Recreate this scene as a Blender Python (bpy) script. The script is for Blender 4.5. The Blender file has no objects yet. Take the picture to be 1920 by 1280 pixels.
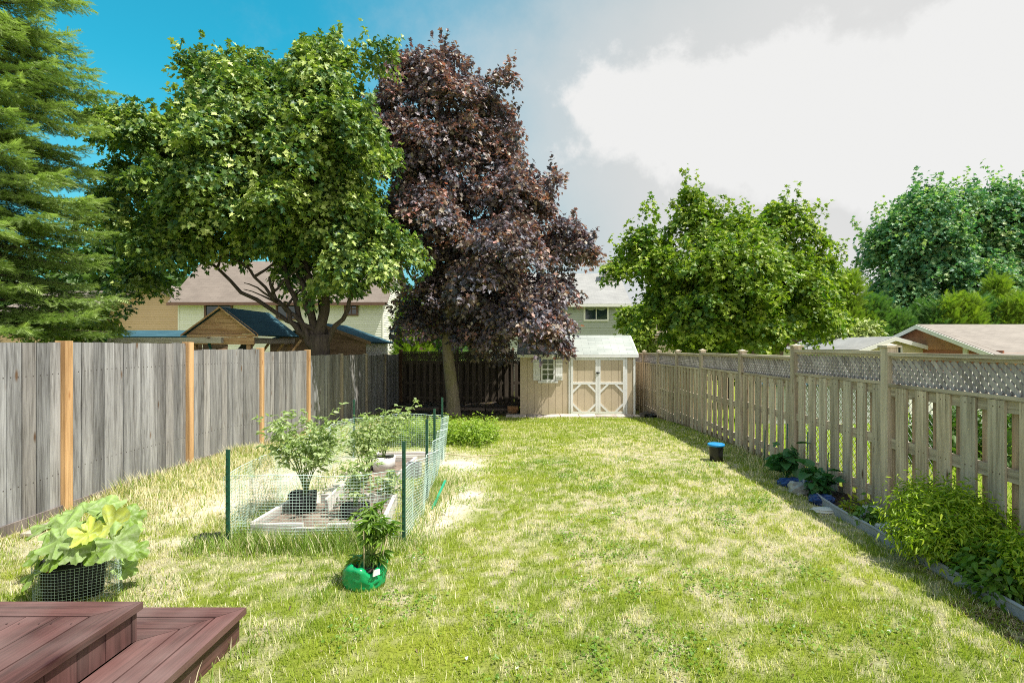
import bpy, math, random
import numpy as np
from mathutils import Vector, Matrix
R = math.radians
random.seed(7)
rng = np.random.default_rng(11)
S = bpy.context.scene
COL = S.collection

# ------------------------------------------------------------------ camera
EYE = 1.6
cam_d = bpy.data.cameras.new('camera'); cam = bpy.data.objects.new('camera', cam_d)
COL.objects.link(cam); S.camera = cam
cam.location = (0, 0, EYE); cam.rotation_euler = (R(90), 0, 0)
cam_d.sensor_width = 36; cam_d.lens = 18.75
cam_d.shift_x = -40/1920; cam_d.shift_y = 8/1920
cam_d.clip_start = 0.05; cam_d.clip_end = 3000

# ------------------------------------------------------------------ light
SUN = Vector((0.45, -0.17, 1.0)).normalized()
elev = math.asin(SUN.z); azim = math.atan2(SUN.x, SUN.y)
sd = bpy.data.lights.new('sun', 'SUN'); so = bpy.data.objects.new('sun', sd); COL.objects.link(so)
sd.energy = 4.2; sd.angle = R(0.53); sd.color = (1.0, 0.95, 0.86)
so.rotation_euler = SUN.to_track_quat('Z', 'Y').to_euler()
so.location = (10, -6, 30)
S.view_settings.view_transform = 'Standard'; S.view_settings.look = 'None'
EXPO = 0.90
S.view_settings.exposure = EXPO; S.view_settings.gamma = 1
S.cycles.max_bounces = 8; S.cycles.transparent_max_bounces = 8
S.cycles.use_denoising = False
S.cycles.filter_width = 1.0

def sky():
    w = bpy.data.worlds.new('World'); S.world = w; w.use_nodes = True
    nt = w.node_tree; N = nt.nodes; L = nt.links
    for n in list(N): N.remove(n)
    out = N.new('ShaderNodeOutputWorld'); bg = N.new('ShaderNodeBackground')
    bg.inputs[1].default_value = 0.12
    L.new(bg.outputs[0], out.inputs[0])
    st = N.new('ShaderNodeTexSky'); st.sky_type = 'NISHITA'; st.sun_disc = False
    st.sun_elevation = elev; st.sun_rotation = azim
    st.air_density = 1.0; st.dust_density = 0.6; st.ozone_density = 1.6
    tc = N.new('ShaderNodeTexCoord'); sp = N.new('ShaderNodeSeparateXYZ')
    L.new(tc.outputs['Generated'], sp.inputs[0])
    def m(op, a, b=None, c=None):
        n = N.new('ShaderNodeMath'); n.operation = op
        for i, v in enumerate((a, b, c)):
            if v is None: continue
            if isinstance(v, (int, float)): n.inputs[i].default_value = v
            else: L.new(v, n.inputs[i])
        return n.outputs[0]
    def ramp(v, a, b):
        n = N.new('ShaderNodeMapRange'); n.interpolation_type = 'SMOOTHSTEP'
        L.new(v, n.inputs[0]); n.inputs[1].default_value = a; n.inputs[2].default_value = b
        return n.outputs[0]
    def mix(f, a, b, mode='MIX'):
        n = N.new('ShaderNodeMix'); n.data_type = 'RGBA'; n.blend_type = mode
        if isinstance(f, (int, float)): n.inputs[0].default_value = f
        else: L.new(f, n.inputs[0])
        for i, v in ((6, a), (7, b)):
            if isinstance(v, tuple): n.inputs[i].default_value = (*v, 1)
            else: L.new(v, n.inputs[i])
        return n.outputs[2]
    x, z = sp.outputs[0], sp.outputs[2]
    nz = N.new('ShaderNodeTexNoise'); nz.inputs['Scale'].default_value = 7; nz.inputs['Detail'].default_value = 9
    nz.inputs['Roughness'].default_value = .62; nz.inputs['Distortion'].default_value = .08
    L.new(tc.outputs['Generated'], nz.inputs[0])
    n5 = m('SUBTRACT', nz.outputs[0], .5)
    nzb = N.new('ShaderNodeTexNoise'); nzb.inputs['Scale'].default_value = 2.0; nzb.inputs['Detail'].default_value = 4
    L.new(tc.outputs['Generated'], nzb.inputs[0]); nb = m('SUBTRACT', nzb.outputs[0], .5)
    K = 1/(.12*2**EXPO)
    g = lambda r, gg, b: (r*K, gg*K, b*K)
    blue = mix(1.0, st.outputs[0], (.12, 1.02, .90), 'MULTIPLY')
    # thin grey overcast, growing to the right
    veil = ramp(m('ADD', m('ADD', x, m('MULTIPLY', n5, .10)), m('MULTIPLY', z, -.20)), -.46, .17)
    blue = mix(m('MULTIPLY', ramp(z, .42, .12), .55), blue, g(.25, .50, .60))
    grey = mix(ramp(m('SUBTRACT', x, m('MULTIPLY', z, .35)), -.22, .34), g(.46, .55, .58), g(.78, .78, .77))
    c = mix(veil, blue, grey)
    # the big bright cloud
    dx = m('DIVIDE', m('SUBTRACT', x, .62), .60)
    zc = m('ADD', .345, m('MULTIPLY', m('SUBTRACT', x, .45), -.15))
    dz = m('DIVIDE', m('SUBTRACT', z, zc), .135)
    d = m('SQRT', m('ADD', m('MULTIPLY', dx, dx), m('MULTIPLY', dz, dz)))
    d = m('ADD', d, m('MULTIPLY', n5, 1.05)); d = m('ADD', d, m('MULTIPLY', nb, .5))
    c = mix(m('MULTIPLY', ramp(d, 1.75, 1.0), .6), c, g(.72, .725, .72))
    cl = ramp(d, 1.06, .88)
    c = mix(cl, c, g(.87, .87, .86))
    sc = m('MULTIPLY', ramp(m('ADD', n5, m('MULTIPLY', nb, .6)), .17, .26), ramp(x, -.05, .12))
    c = mix(m('MULTIPLY', sc, .35), c, g(.85, .85, .84))
    # unseen bright broken overcast, added behind the camera as fill for shaded faces
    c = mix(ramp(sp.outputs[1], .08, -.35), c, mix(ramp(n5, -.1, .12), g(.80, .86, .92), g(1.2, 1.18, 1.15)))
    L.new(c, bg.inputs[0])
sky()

# ------------------------------------------------------------------ numpy noise
def _hash(ix, iy, seed):
    h = (ix*374761393 + iy*668265263 + seed*1442695041) & 0xffffffff
    h = ((h ^ (h >> 13))*1274126177) & 0xffffffff
    return ((h ^ (h >> 16)) & 0xffff)/65535.0
def vnoise(x, y, seed=0):
    x = np.asarray(x, float); y = np.asarray(y, float)
    ix = np.floor(x).astype(np.int64); iy = np.floor(y).astype(np.int64)
    fx = x-ix; fy = y-iy; fx = fx*fx*(3-2*fx); fy = fy*fy*(3-2*fy)
    a = _hash(ix, iy, seed); b = _hash(ix+1, iy, seed); c = _hash(ix, iy+1, seed); d = _hash(ix+1, iy+1, seed)
    return (a*(1-fx)+b*fx)*(1-fy)+(c*(1-fx)+d*fx)*fy
def fbm(x, y, f, octv=4, seed=0):
    s = 0; a = 1; t = 0
    for k in range(octv):
        s = s+a*vnoise(np.asarray(x)*f+17*k, np.asarray(y)*f-9*k, seed+k); t += a; a *= .55; f *= 2.1
    return s/t
def sstep(a, b, v):
    t = np.clip((v-a)/(b-a), 0, 1); return t*t*(3-2*t)

GY = np.array([-50, 7, 8.5, 10.5, 12.5, 15.3, 17, 18, 24, 40, 2000.])
GZ = np.array([0, 0, -.04, -.10, -.20, -.40, -.46, -.50, -.9, -1.1, -1.2])
def gz(x, y):
    x = np.asarray(x, float); y = np.asarray(y, float)
    g = (np.interp(y-.6, GY, GZ)+np.interp(y, GY, GZ)+np.interp(y+.6, GY, GZ))/3
    g = g+.035*(fbm(x, y, .9, 3, 5)-.5)*sstep(40, 20, y)
    g = g+.09*np.exp(-((x+4.1)/.5)**2)*sstep(4.6, 5.6, y)*sstep(9, 7.5, y)
    return g
def g1(x, y): return float(gz(x, y))
def W(px, py, Y): return Vector(((px-1000)*Y/1000, Y, EYE-(py-648)*Y/1000))

# ------------------------------------------------------------------ materials
def newmat(name):
    mt = bpy.data.materials.new(name); mt.use_nodes = True
    nt = mt.node_tree; b = nt.nodes['Principled BSDF']; o = nt.nodes['Material Output']
    return mt, nt, b, o
def nd(nt, t, **k):
    n = nt.nodes.new(t)
    for a, v in k.items():
        if a.startswith('i_'): n.inputs[a[2:].replace('_', ' ')].default_value = v
        else: setattr(n, a, v)
    return n
def mixc(nt, f, a, b, mode='MIX'):
    n = nt.nodes.new('ShaderNodeMix'); n.data_type = 'RGBA'; n.blend_type = mode
    for i, v in ((0, f), (6, a), (7, b)):
        if isinstance(v, (int, float)): n.inputs[i].default_value = v
        elif isinstance(v, tuple): n.inputs[i].default_value = (*v, 1) if len(v) == 3 else v
        else: nt.links.new(v, n.inputs[i])
    return n.outputs[2]
def rampn(nt, v, a, b, lo=0., hi=1.):
    n = nt.nodes.new('ShaderNodeMapRange'); nt.links.new(v, n.inputs[0])
    for i, q in ((1, a), (2, b), (3, lo), (4, hi)): n.inputs[i].default_value = q
    return n.outputs[0]
def coords(nt, scale, off=True, src='Object'):
    tc = nd(nt, 'ShaderNodeTexCoord'); v = tc.outputs[src]
    if off:
        at = nd(nt, 'ShaderNodeAttribute', attribute_name='Off')
        cx = nd(nt, 'ShaderNodeCombineXYZ')
        for i, k in enumerate((31., 17., 5.)):
            mm = nd(nt, 'ShaderNodeMath', operation='MULTIPLY'); nt.links.new(at.outputs['Fac'], mm.inputs[0])
            mm.inputs[1].default_value = k; nt.links.new(mm.outputs[0], cx.inputs[i])
        ad = nd(nt, 'ShaderNodeVectorMath', operation='ADD'); nt.links.new(v, ad.inputs[0]); nt.links.new(cx.outputs[0], ad.inputs[1])
        v = ad.outputs[0]
    mp = nd(nt, 'ShaderNodeMapping'); mp.inputs['Scale'].default_value = scale
    nt.links.new(v, mp.inputs[0]); return mp.outputs[0]
def noise(nt, vec, scale, detail=4, rough=.55, dist=0.):
    n = nd(nt, 'ShaderNodeTexNoise'); n.inputs['Scale'].default_value = scale; n.inputs['Detail'].default_value = detail
    n.inputs['Roughness'].default_value = rough; n.inputs['Distortion'].default_value = dist
    if vec is not None: nt.links.new(vec, n.inputs[0])
    return n.outputs[0]
def bump(nt, b, h, strength=.3, dist=.01):
    n = nd(nt, 'ShaderNodeBump'); n.inputs['Strength'].default_value = strength; n.inputs['Distance'].default_value = dist
    nt.links.new(h, n.inputs['Height']); nt.links.new(n.outputs[0], b.inputs['Normal'])
def attr_col(nt): return nd(nt, 'ShaderNodeAttribute', attribute_name='Col').outputs['Color']

def wood(name, dark, light, axis='z', stain=None, rough=.8, knots=(.12, .07, .04), spec=.25, gscale=1.0):
    """weathered plank: long grain along axis, streaks, knots; Col attribute tints each board"""
    mt, nt, b, o = newmat(name)
    k = {'x': (1.3, 30, 30), 'y': (30, 1.3, 30), 'z': (30, 30, 1.3)}[axis]
    k2 = {'x': (.7, 9, 9), 'y': (9, .7, 9), 'z': (9, 9, .7)}[axis]
    kk = {'x': (2.6, 9, 9), 'y': (9, 2.6, 9), 'z': (9, 9, 2.6)}[axis]
    k = tuple(q*gscale for q in k)
    g = noise(nt, coords(nt, k), 1.6, 6, .65, .5)
    s = noise(nt, coords(nt, k2), 1.0, 4, .6, .3)
    c = mixc(nt, rampn(nt, g, .36, .66), dark, light)
    c = mixc(nt, rampn(nt, s, .42, .78, 0, .75), c, tuple(min(1, q*1.5) for q in light))
    c = mixc(nt, rampn(nt, s, .46, .2, 0, .55), c, tuple(q*.62 for q in dark))
    vo = nd(nt, 'ShaderNodeTexVoronoi'); vo.inputs['Scale'].default_value = .75
    nt.links.new(coords(nt, kk), vo.inputs[0])
    kn = rampn(nt, vo.outputs['Distance'], .13, .05)
    c = mixc(nt, kn, c, knots)
    if stain:
        z = noise(nt, coords(nt, (1, 1, 1), False), 1.7, 3)
        c = mixc(nt, rampn(nt, z, .45, .7, 0, .6), c, stain)
    c = mixc(nt, 1.0, c, attr_col(nt), 'MULTIPLY')
    nt.links.new(c, b.inputs['Base Color']); b.inputs['Roughness'].default_value = rough
    b.inputs['Specular IOR Level'].default_value = spec
    bump(nt, b, g, .5, .004)
    return mt
def paint(name, col, rough=.5, var=.12, scale=6, spec=.4, metal=0, dirt=None, bmp=.0):
    mt, nt, b, o = newmat(name)
    n = noise(nt, coords(nt, (1, 1, 1), False), scale, 5, .6)
    c = mixc(nt, rampn(nt, n, .3, .7), tuple(q*(1-var) for q in col), tuple(min(1, q*(1+var)) for q in col))
    if dirt:
        n2 = noise(nt, coords(nt, (1, 1, 1), False), scale*.35, 6, .7)
        c = mixc(nt, rampn(nt, n2, .5, .75, 0, .7), c, dirt)
    c = mixc(nt, 1.0, c, attr_col(nt), 'MULTIPLY')
    nt.links.new(c, b.inputs['Base Color']); b.inputs['Roughness'].default_value = rough
    b.inputs['Specular IOR Level'].default_value = spec; b.inputs['Metallic'].default_value = metal
    if bmp: bump(nt, b, n, bmp, .01)
    return mt
def leafmat(name, trans=.35, rough=.42, spec=.5, tcol=(1.25, 1.5, .55)):
    mt, nt, b, o = newmat(name)
    c = attr_col(nt)
    nt.links.new(c, b.inputs['Base Color']); b.inputs['Roughness'].default_value = rough
    b.inputs['Specular IOR Level'].default_value = spec
    tr = nd(nt, 'ShaderNodeBsdfTranslucent'); nt.links.new(mixc(nt, 1., c, tcol, 'MULTIPLY'), tr.inputs[0])
    mx = nd(nt, 'ShaderNodeMixShader'); mx.inputs[0].default_value = trans
    nt.links.new(b.outputs[0], mx.inputs[1]); nt.links.new(tr.outputs[0], mx.inputs[2])
    nt.links.new(mx.outputs[0], o.inputs[0])
    return mt
def bark(name, a, c2, moss=None):
    mt, nt, b, o = newmat(name)
    v = coords(nt, (14, 14, 2.2), False); n = noise(nt, v, 1.5, 7, .7, .6)
    c = mixc(nt, rampn(nt, n, .32, .68), a, c2)
    if moss:
        n2 = noise(nt, coords(nt, (1, 1, 1), False), 2.2, 5)
        c = mixc(nt, rampn(nt, n2, .48, .66, 0, .7), c, moss)
    nt.links.new(c, b.inputs['Base Color']); b.inputs['Roughness'].default_value = .95
    bump(nt, b, n, .9, .02); return mt
def shingle(name, a, c2, mortar, w=.30, h=.14, spec=.2):
    mt, nt, b, o = newmat(name)
    tc = nd(nt, 'ShaderNodeTexCoord'); br = nd(nt, 'ShaderNodeTexBrick')
    nt.links.new(tc.outputs['UV'], br.inputs[0])
    br.inputs['Scale'].default_value = 1; br.inputs['Brick Width'].default_value = w; br.inputs['Row Height'].default_value = h
    br.inputs['Mortar Size'].default_value = .006; br.inputs['Mortar Smooth'].default_value = .3; br.inputs['Bias'].default_value = 0
    br.inputs['Color1'].default_value = (*a, 1); br.inputs['Color2'].default_value = (*c2, 1); br.inputs['Mortar'].default_value = (*mortar, 1)
    n = noise(nt, coords(nt, (1, 1, 1), False), 60, 3); n2 = noise(nt, coords(nt, (1, 1, 1), False), 1.1, 4)
    c = mixc(nt, rampn(nt, n, .3, .7, 0, .35), br.outputs[0], mortar)
    c = mixc(nt, rampn(nt, n2, .35, .7, 0, .35), c, tuple(min(1, q*1.2) for q in c2))
    nt.links.new(c, b.inputs['Base Color']); b.inputs['Roughness'].default_value = .92; b.inputs['Specular IOR Level'].default_value = spec
    bump(nt, b, br.outputs['Fac'], -.5, .01); return mt
def glassy(name, col, rough=.06):
    mt, nt, b, o = newmat(name); b.inputs['Base Color'].default_value = (*col, 1)
    b.inputs['Roughness'].default_value = rough; b.inputs['Specular IOR Level'].default_value = .8; return mt
def soilmat(name, a, c2, sc=30):
    mt, nt, b, o = newmat(name)
    n = noise(nt, coords(nt, (1, 1, 1), False), sc, 8, .75); n2 = noise(nt, coords(nt, (1, 1, 1), False), sc*.12, 4)
    c = mixc(nt, rampn(nt, n, .35, .68), a, c2); c = mixc(nt, rampn(nt, n2, .4, .7, 0, .5), c, tuple(q*1.5 for q in c2))
    nt.links.new(c, b.inputs['Base Color']); b.inputs['Roughness'].default_value = 1
    bump(nt, b, n, 1, .03); return mt

M = {}
M['fence_grey'] = wood('weathered_grey_wood', (.115, .109, .105), (.305, .302, .302), 'z', gscale=1.7)
M['fence_tan'] = wood('weathered_tan_wood', (.25, .21, .15), (.50, .44, .345), 'z')
M['rail_tan'] = wood('weathered_tan_rail', (.25, .21, .15), (.50, .44, .345), 'y')
M['fence_dark'] = wood('dark_fence_wood', (.05, .04, .03), (.125, .10, .075), 'z')
M['rail_dark'] = wood('dark_rail_wood', (.05, .04, .03), (.125, .10, .075), 'x')
M['post_new'] = wood('cedar_post_wood', (.36, .20, .085), (.56, .36, .185), 'z', knots=(.30, .12, .04))
M['post_old'] = wood('old_post_wood', (.26, .22, .17), (.42, .38, .31), 'z')
M['lattice'] = wood('lattice_wood', (.22, .19, .18), (.38, .35, .34), 'z', knots=(.22, .19, .18))
def deckmat(name, axis):
    mt = wood(name, (.038, .016, .014), (.112, .050, .046), axis, stain=(.20, .14, .13), rough=.6, knots=(.04, .012, .014), spec=.35, gscale=1.)
    return mt
M['deck_y'] = deckmat('maroon_deck_lengthwise', 'y'); M['deck_x'] = deckmat('maroon_deck_crosswise', 'x'); M['deck_z'] = deckmat('maroon_riser_wood', 'z')
M['play_wood'] = wood('cedar_play_wood', (.50, .27, .13), (.72, .46, .26), 'x', knots=(.22, .09, .03))
M['play_post'] = wood('cedar_play_post', (.28, .15, .08), (.50, .31, .18), 'z')
M['pale_beam'] = wood('pale_weathered_beam', (.42, .36, .30), (.66, .60, .53), 'x')
M['bed_x'] = wood('whitewashed_board_cross', (.34, .31, .28), (.62, .59, .56), 'x', knots=(.4, .33, .28))
M['bed_y'] = wood('whitewashed_board_long', (.34, .31, .28), (.62, .59, .56), 'y', knots=(.4, .33, .28))
M['timber'] = wood('dark_landscape_timber', (.09, .07, .055), (.20, .16, .13), 'x')
M['shed_tan'] = paint('shed_tan_paint', (.56, .47, .345), .7, .06, 3, .25, dirt=(.50, .40, .27))
M['shed_trim'] = paint('shed_white_trim', (.78, .79, .78), .55, .06, 5, .4)
M['groove'] = paint('shed_groove', (.33, .25, .16), .9, .1)
M['white_siding'] = paint('cream_vinyl_siding', (.74, .74, .67), .5, .04, 1, .3)
M['tan_siding'] = paint('tan_vinyl_siding', (.60, .42, .27), .55, .05, 1, .3)
M['grey_siding'] = paint('grey_green_siding', (.42, .45, .41), .55, .05, 1, .3)
M['brown_siding'] = paint('weathered_rust_siding', (.42, .20, .10), .7, .2, 3, .3, dirt=(.58, .42, .30))
M['rust_panel'] = paint('rust_brown_panel', (.34, .13, .075), .7, .1, 2)
M['yellow_wall'] = paint('pale_yellow_wall', (.72, .66, .40), .6, .05)
M['ply'] = wood('rough_plywood', (.15, .09, .055), (.26, .17, .11), 'x')
M['brick_pale'] = shingle('pale_brick', (.68, .63, .56), (.6, .55, .48), (.5, .46, .4), .22, .075)
M['white'] = paint('white_trim', (.78, .77, .73), .5, .05, 4)
M['brown_trim'] = paint('brown_trim', (.14, .075, .055), .5, .1)
M['roof_brown'] = shingle('brown_shingles', (.175, .145, .125), (.215, .18, .155), (.125, .105, .09))
M['roof_grey'] = shingle('grey_shingles', (.25, .25, .245), (.31, .31, .30), (.18, .18, .18))
M['roof_pale'] = shingle('pale_grey_shingles', (.29, .32, .30), (.40, .43, .40), (.15, .165, .155), .42, .13)
M['roof_teal'] = shingle('dark_teal_shingles', (.025, .075, .10), (.045, .11, .14), (.015, .04, .06))
M['roof_tan'] = shingle('tan_shingles', (.23, .205, .18), (.285, .255, .225), (.165, .145, .13))
M['pane'] = glassy('dark_window_glass', (.02, .035, .04))
M['curtain'] = paint('grey_curtain', (.30, .33, .30), .9)
M['block'] = paint('chimney_block', (.45, .44, .41), .9, .15, 8)
M['bark_dark'] = bark('dark_maple_bark', (.035, .025, .02), (.11, .085, .07))
M['bark_light'] = bark('grey_maple_bark', (.16, .13, .09), (.33, .28, .20), (.20, .19, .07))
M['bark_spruce'] = bark('spruce_bark', (.05, .035, .025), (.13, .10, .08))
M['maple'] = leafmat('green_maple_leaf', .20, .48, .42)
M['maple_far'] = leafmat('sunny_maple_leaf', .34, .5, .4)
M['purple'] = leafmat('purple_maple_leaf', .20, .5, .6, (2.0, 1.05, .7))
M['needle'] = leafmat('spruce_needles', .22, .5, .4)
M['cedar'] = leafmat('cedar_foliage', .3, .5, .3)
M['herb'] = leafmat('garden_leaf', .38, .42, .45)
M['bean'] = leafmat('bean_leaf', .3, .38, .5, (1.2, 1.5, .5))
M['grass'] = leafmat('grass_blade', .42, .55, .28, (1.25, 1.3, .6))
M['stem'] = paint('green_stem', (.16, .24, .06), .6)
M['wstem'] = paint('woody_stem', (.12, .09, .05), .8)
M['black_pot'] = paint('black_fabric', (.016, .017, .019), .75, .3, 40, .3, bmp=.3)
M['white_pot'] = paint('white_fabric_pot', (.68, .67, .64), .8, .1, 20, bmp=.3)
M['soil'] = soilmat('dark_potting_soil', (.018, .012, .009), (.07, .05, .038))
M['bed_soil'] = soilmat('dry_bed_soil', (.13, .09, .065), (.32, .25, .20))
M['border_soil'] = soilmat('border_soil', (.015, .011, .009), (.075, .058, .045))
M['stake'] = paint('dark_green_stake', (.012, .075, .045), .35, .15, 10, .6)
M['stake_light'] = paint('bright_green_stake', (.03, .30, .16), .4, .1)
M['bamboo'] = paint('bamboo_cane', (.42, .36, .22), .6, .15, 12)
M['net'] = paint('pale_green_mesh', (.50, .66, .60), .45, .1, 5, .5)
M['wire'] = paint('galvanised_wire', (.20, .23, .23), .4, .1, 5, .6, .4)
M['green_bag'] = paint('shiny_green_plastic', (.004, .30, .10), .22, .15, 5, .7)
M['blue_plastic'] = paint('blue_plastic', (.015, .045, .16), .35, .15, 8, .6)
M['blue_lid'] = paint('bright_blue_plastic', (.02, .24, .55), .4, .08)
M['black_plastic'] = paint('black_plastic', (.012, .012, .014), .4, .2, 8, .5)
M['green_plastic'] = paint('green_plastic', (.01, .25, .08), .4)
M['stone'] = paint('grey_stone', (.30, .32, .32), .9, .3, 12, bmp=.6)
M['stone_pale'] = paint('pale_stone', (.50, .52, .50), .85, .2, 10, bmp=.4)
M['edging'] = paint('grey_edging', (.26, .29, .33), .5, .15, 6)
M['paver'] = paint('pale_paver', (.52, .46, .42), .9, .22, 7, bmp=.4, dirt=(.30, .26, .2))
M['terracotta'] = paint('brown_stone', (.50, .34, .24), .9, .15)
M['log'] = paint('cut_log_wood', (.5, .26, .12), .9, .2, 15)

# ------------------------------------------------------------------ mesh builder
class MB:
    def __init__(s): s.v = []; s.f = []; s.c = []; s.o = []; s.uv = {}; s.smooth = set()
    def _add(s, vs, fs, col=(1, 1, 1), off=None, smooth=False):
        n = len(s.v); off = random.random()*10 if off is None else off
        s.v += [tuple(v) for v in vs]; s.c += [col]*len(vs); s.o += [off]*len(vs)
        for f in fs:
            if smooth: s.smooth.add(len(s.f))
            s.f.append(tuple(n+i for i in f))
    def box(s, x0, x1, y0, y1, z0, z1, col=(1, 1, 1), off=None, jit=0):
        j = lambda: random.uniform(-jit, jit)
        vs = [(x0, y0, z0), (x1, y0, z0), (x1, y1, z0), (x0, y1, z0), (x0, y0, z1+j()), (x1, y0, z1+j()), (x1, y1, z1+j()), (x0, y1, z1+j())]
        s._add(vs, [(0, 3, 2, 1), (4, 5, 6, 7), (0, 1, 5, 4), (1, 2, 6, 5), (2, 3, 7, 6), (3, 0, 4, 7)], col, off)
    def bar(s, a, b, w, h, col=(1, 1, 1), up=(0, 0, 1), off=None):
        """box from a to b; w across, h along up"""
        a = Vector(a); b = Vector(b); d = (b-a).normalized(); up = Vector(up)
        x = d.cross(up).normalized(); z = x.cross(d).normalized()
        vs = []
        for p in (a, b):
            for sx, sz in ((-1, -1), (1, -1), (1, 1), (-1, 1)): vs.append(p+x*sx*w/2+z*sz*h/2)
        s._add(vs, [(0, 1, 2, 3), (7, 6, 5, 4), (0, 4, 5, 1), (1, 5, 6, 2), (2, 6, 7, 3), (3, 7, 4, 0)], col, off)
    def prism(s, poly, z0, z1, col=(1, 1, 1), off=None):
        n = len(poly); vs = [(x, y, z0) for x, y in poly]+[(x, y, z1) for x, y in poly]
        fs = [tuple(range(n))[::-1], tuple(range(n, 2*n))]+[(i, (i+1) % n, n+(i+1) % n, n+i) for i in range(n)]
        s._add(vs, fs, col, off)
    def slab(s, pts, d, col=(1, 1, 1), off=None):
        """polygon extruded along vector d"""
        pts = [Vector(p) for p in pts]; d = Vector(d); n = len(pts)
        s._add(pts+[p+d for p in pts], [tuple(range(n))[::-1], tuple(range(n, 2*n))]+[(i, (i+1) % n, n+(i+1) % n, n+i) for i in range(n)], col, off)
    def tube(s, pts, rad, sides=8, col=(1, 1, 1), rough=0., cap=True, sm=True):
        pts = [Vector(p) for p in pts]; n = len(pts)
        if not hasattr(rad, '__len__'): rad = [rad]*n
        vs = []; x = None
        for i, p in enumerate(pts):
            d = (pts[min(i+1, n-1)]-pts[max(i-1, 0)]).normalized()
            if x is None: x = d.orthogonal().normalized()
            x = (x-d*x.dot(d)).normalized(); y = d.cross(x)
            for k in range(sides):
                a = 2*math.pi*k/sides; r = rad[i]*(1+rough*random.uniform(-1, 1))
                vs.append(p+x*math.cos(a)*r+y*math.sin(a)*r)
        fs = [(i*sides+k, i*sides+(k+1) % sides, (i+1)*sides+(k+1) % sides, (i+1)*sides+k) for i in range(n-1) for k in range(sides)]
        s._add(vs, fs, col, None, sm)
        if cap:
            s.f.append(tuple(len(s.v)-len(vs)+k for k in range(sides))[::-1]); s.f.append(tuple(len(s.v)-sides+k for k in range(sides)))
    def lathe(s, c, prof, sides=32, wob=None, col=(1, 1, 1)):
        vs = []; c = Vector(c)
        for i, (r, z) in enumerate(prof):
            for k in range(sides):
                a = 2*math.pi*k/sides; rr, zz = (r, z) if wob is None else wob(i, a, r, z)
                vs.append(c+Vector((rr*math.cos(a), rr*math.sin(a), zz)))
        fs = [(i*sides+k, i*sides+(k+1) % sides, (i+1)*sides+(k+1) % sides, (i+1)*sides+k) for i in range(len(prof)-1) for k in range(sides)]
        s._add(vs, fs, col, None, True)
        n0 = len(s.v)-len(vs); s.f.append(tuple(n0+k for k in range(sides))[::-1]); s.f.append(tuple(len(s.v)-sides+k for k in range(sides)))
    def rock(s, c, rx, ry, rz, seed=0, col=(1, 1, 1), nu=14, nv=9):
        vs = []; c = Vector(c)
        for i in range(nv+1):
            t = math.pi*i/nv
            for k in range(nu):
                a = 2*math.pi*k/nu; d = Vector((math.sin(t)*math.cos(a), math.sin(t)*math.sin(a), math.cos(t)))
                q = 1+.35*(float(fbm(d.x*2+seed*7, d.y*2+d.z*3, 1., 3, seed))-.5)*2*(0 if i in (0, nv) else 1)
                p = Vector([math.copysign(abs(e)**.75, e) for e in d])*q
                vs.append(c+Vector((p.x*rx, p.y*ry, p.z*rz)))
        fs = [(i*nu+k, i*nu+(k+1) % nu, (i+1)*nu+(k+1) % nu, (i+1)*nu+k)[::-1] for i in range(nv) for k in range(nu)]
        s._add(vs, fs, col)
    def wall(s, p0, p1, z0, z1, course=.12, lim=None, out=.014, col=(1, 1, 1)):
        """lapped siding from p0 to p1 (outside on the right-hand side walking p0->p1)"""
        p0 = Vector((*p0, 0)); p1 = Vector((*p1, 0)); L = (p1-p0).length; d = (p1-p0)/L; nrm = Vector((d.y, -d.x, 0))
        n = int(math.ceil((z1-z0)/course))
        for k in range(n):
            a = z0+k*course; b = min(z1, a+course)
            la = (0, L) if lim is None else lim(a); lb = (0, L) if lim is None else lim(b)
            if la[1]-la[0] < .01: continue
            v = 1+random.uniform(-.02, .02)
            q = [p0+d*la[0]+nrm*out+Vector((0, 0, a)), p0+d*la[1]+nrm*out+Vector((0, 0, a)), p0+d*lb[1]+Vector((0, 0, b)), p0+d*lb[0]+Vector((0, 0, b)),
                 p0+d*la[0]+Vector((0, 0, a)), p0+d*la[1]+Vector((0, 0, a))]
            s._add(q, [(0, 1, 2, 3), (4, 5, 1, 0)], tuple(c*v for c in col))
    def roof(s, a, b, c, d, th=.05, col=(1, 1, 1)):
        """slab with top polygon a,b (eave) c,d (ridge); UV in metres on the top"""
        a, b, c, d = map(Vector, (a, b, c, d)); n = (b-a).cross(d-a).normalized()
        if n.z < 0: n = -n
        u = (b-a).normalized(); base = len(s.f)
        w = (d-a)-u*(d-a).dot(u); v = w.normalized()
        vs = [a, b, c, d]+[p-n*th for p in (a, b, c, d)]
        s._add(vs, [(0, 1, 2, 3), (7, 6, 5, 4), (4, 5, 1, 0), (5, 6, 2, 1), (6, 7, 3, 2), (7, 4, 0, 3)], col)
        s.uv[base] = [((p-a).dot(u), (p-a).dot(v)) for p in (a, b, c, d)]
    def build(s, name, mat, parent=None, **tg):
        me = bpy.data.meshes.new(name); me.from_pydata(s.v, [], s.f)
        ca = me.attributes.new('Col', 'FLOAT_COLOR', 'POINT'); ca.data.foreach_set('color', np.array([(*c, 1) for c in s.c], 'f').ravel())
        oa = me.attributes.new('Off', 'FLOAT', 'POINT'); oa.data.foreach_set('value', np.array(s.o, 'f'))
        if s.uv:
            ul = me.uv_layers.new(name='UVMap')
            for fi, uvs in s.uv.items():
                for li, uv in zip(me.polygons[fi].loop_indices, uvs): ul.data[li].uv = uv
        if s.smooth:
            for i in s.smooth: me.polygons[i].use_smooth = True
        me.materials.append(mat); me.validate(); me.update()
        o = bpy.data.objects.new(name, me); COL.objects.link(o)
        if parent: o.parent = parent; o.matrix_parent_inverse = Matrix.Translation(-Vector(parent.location))
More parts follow.
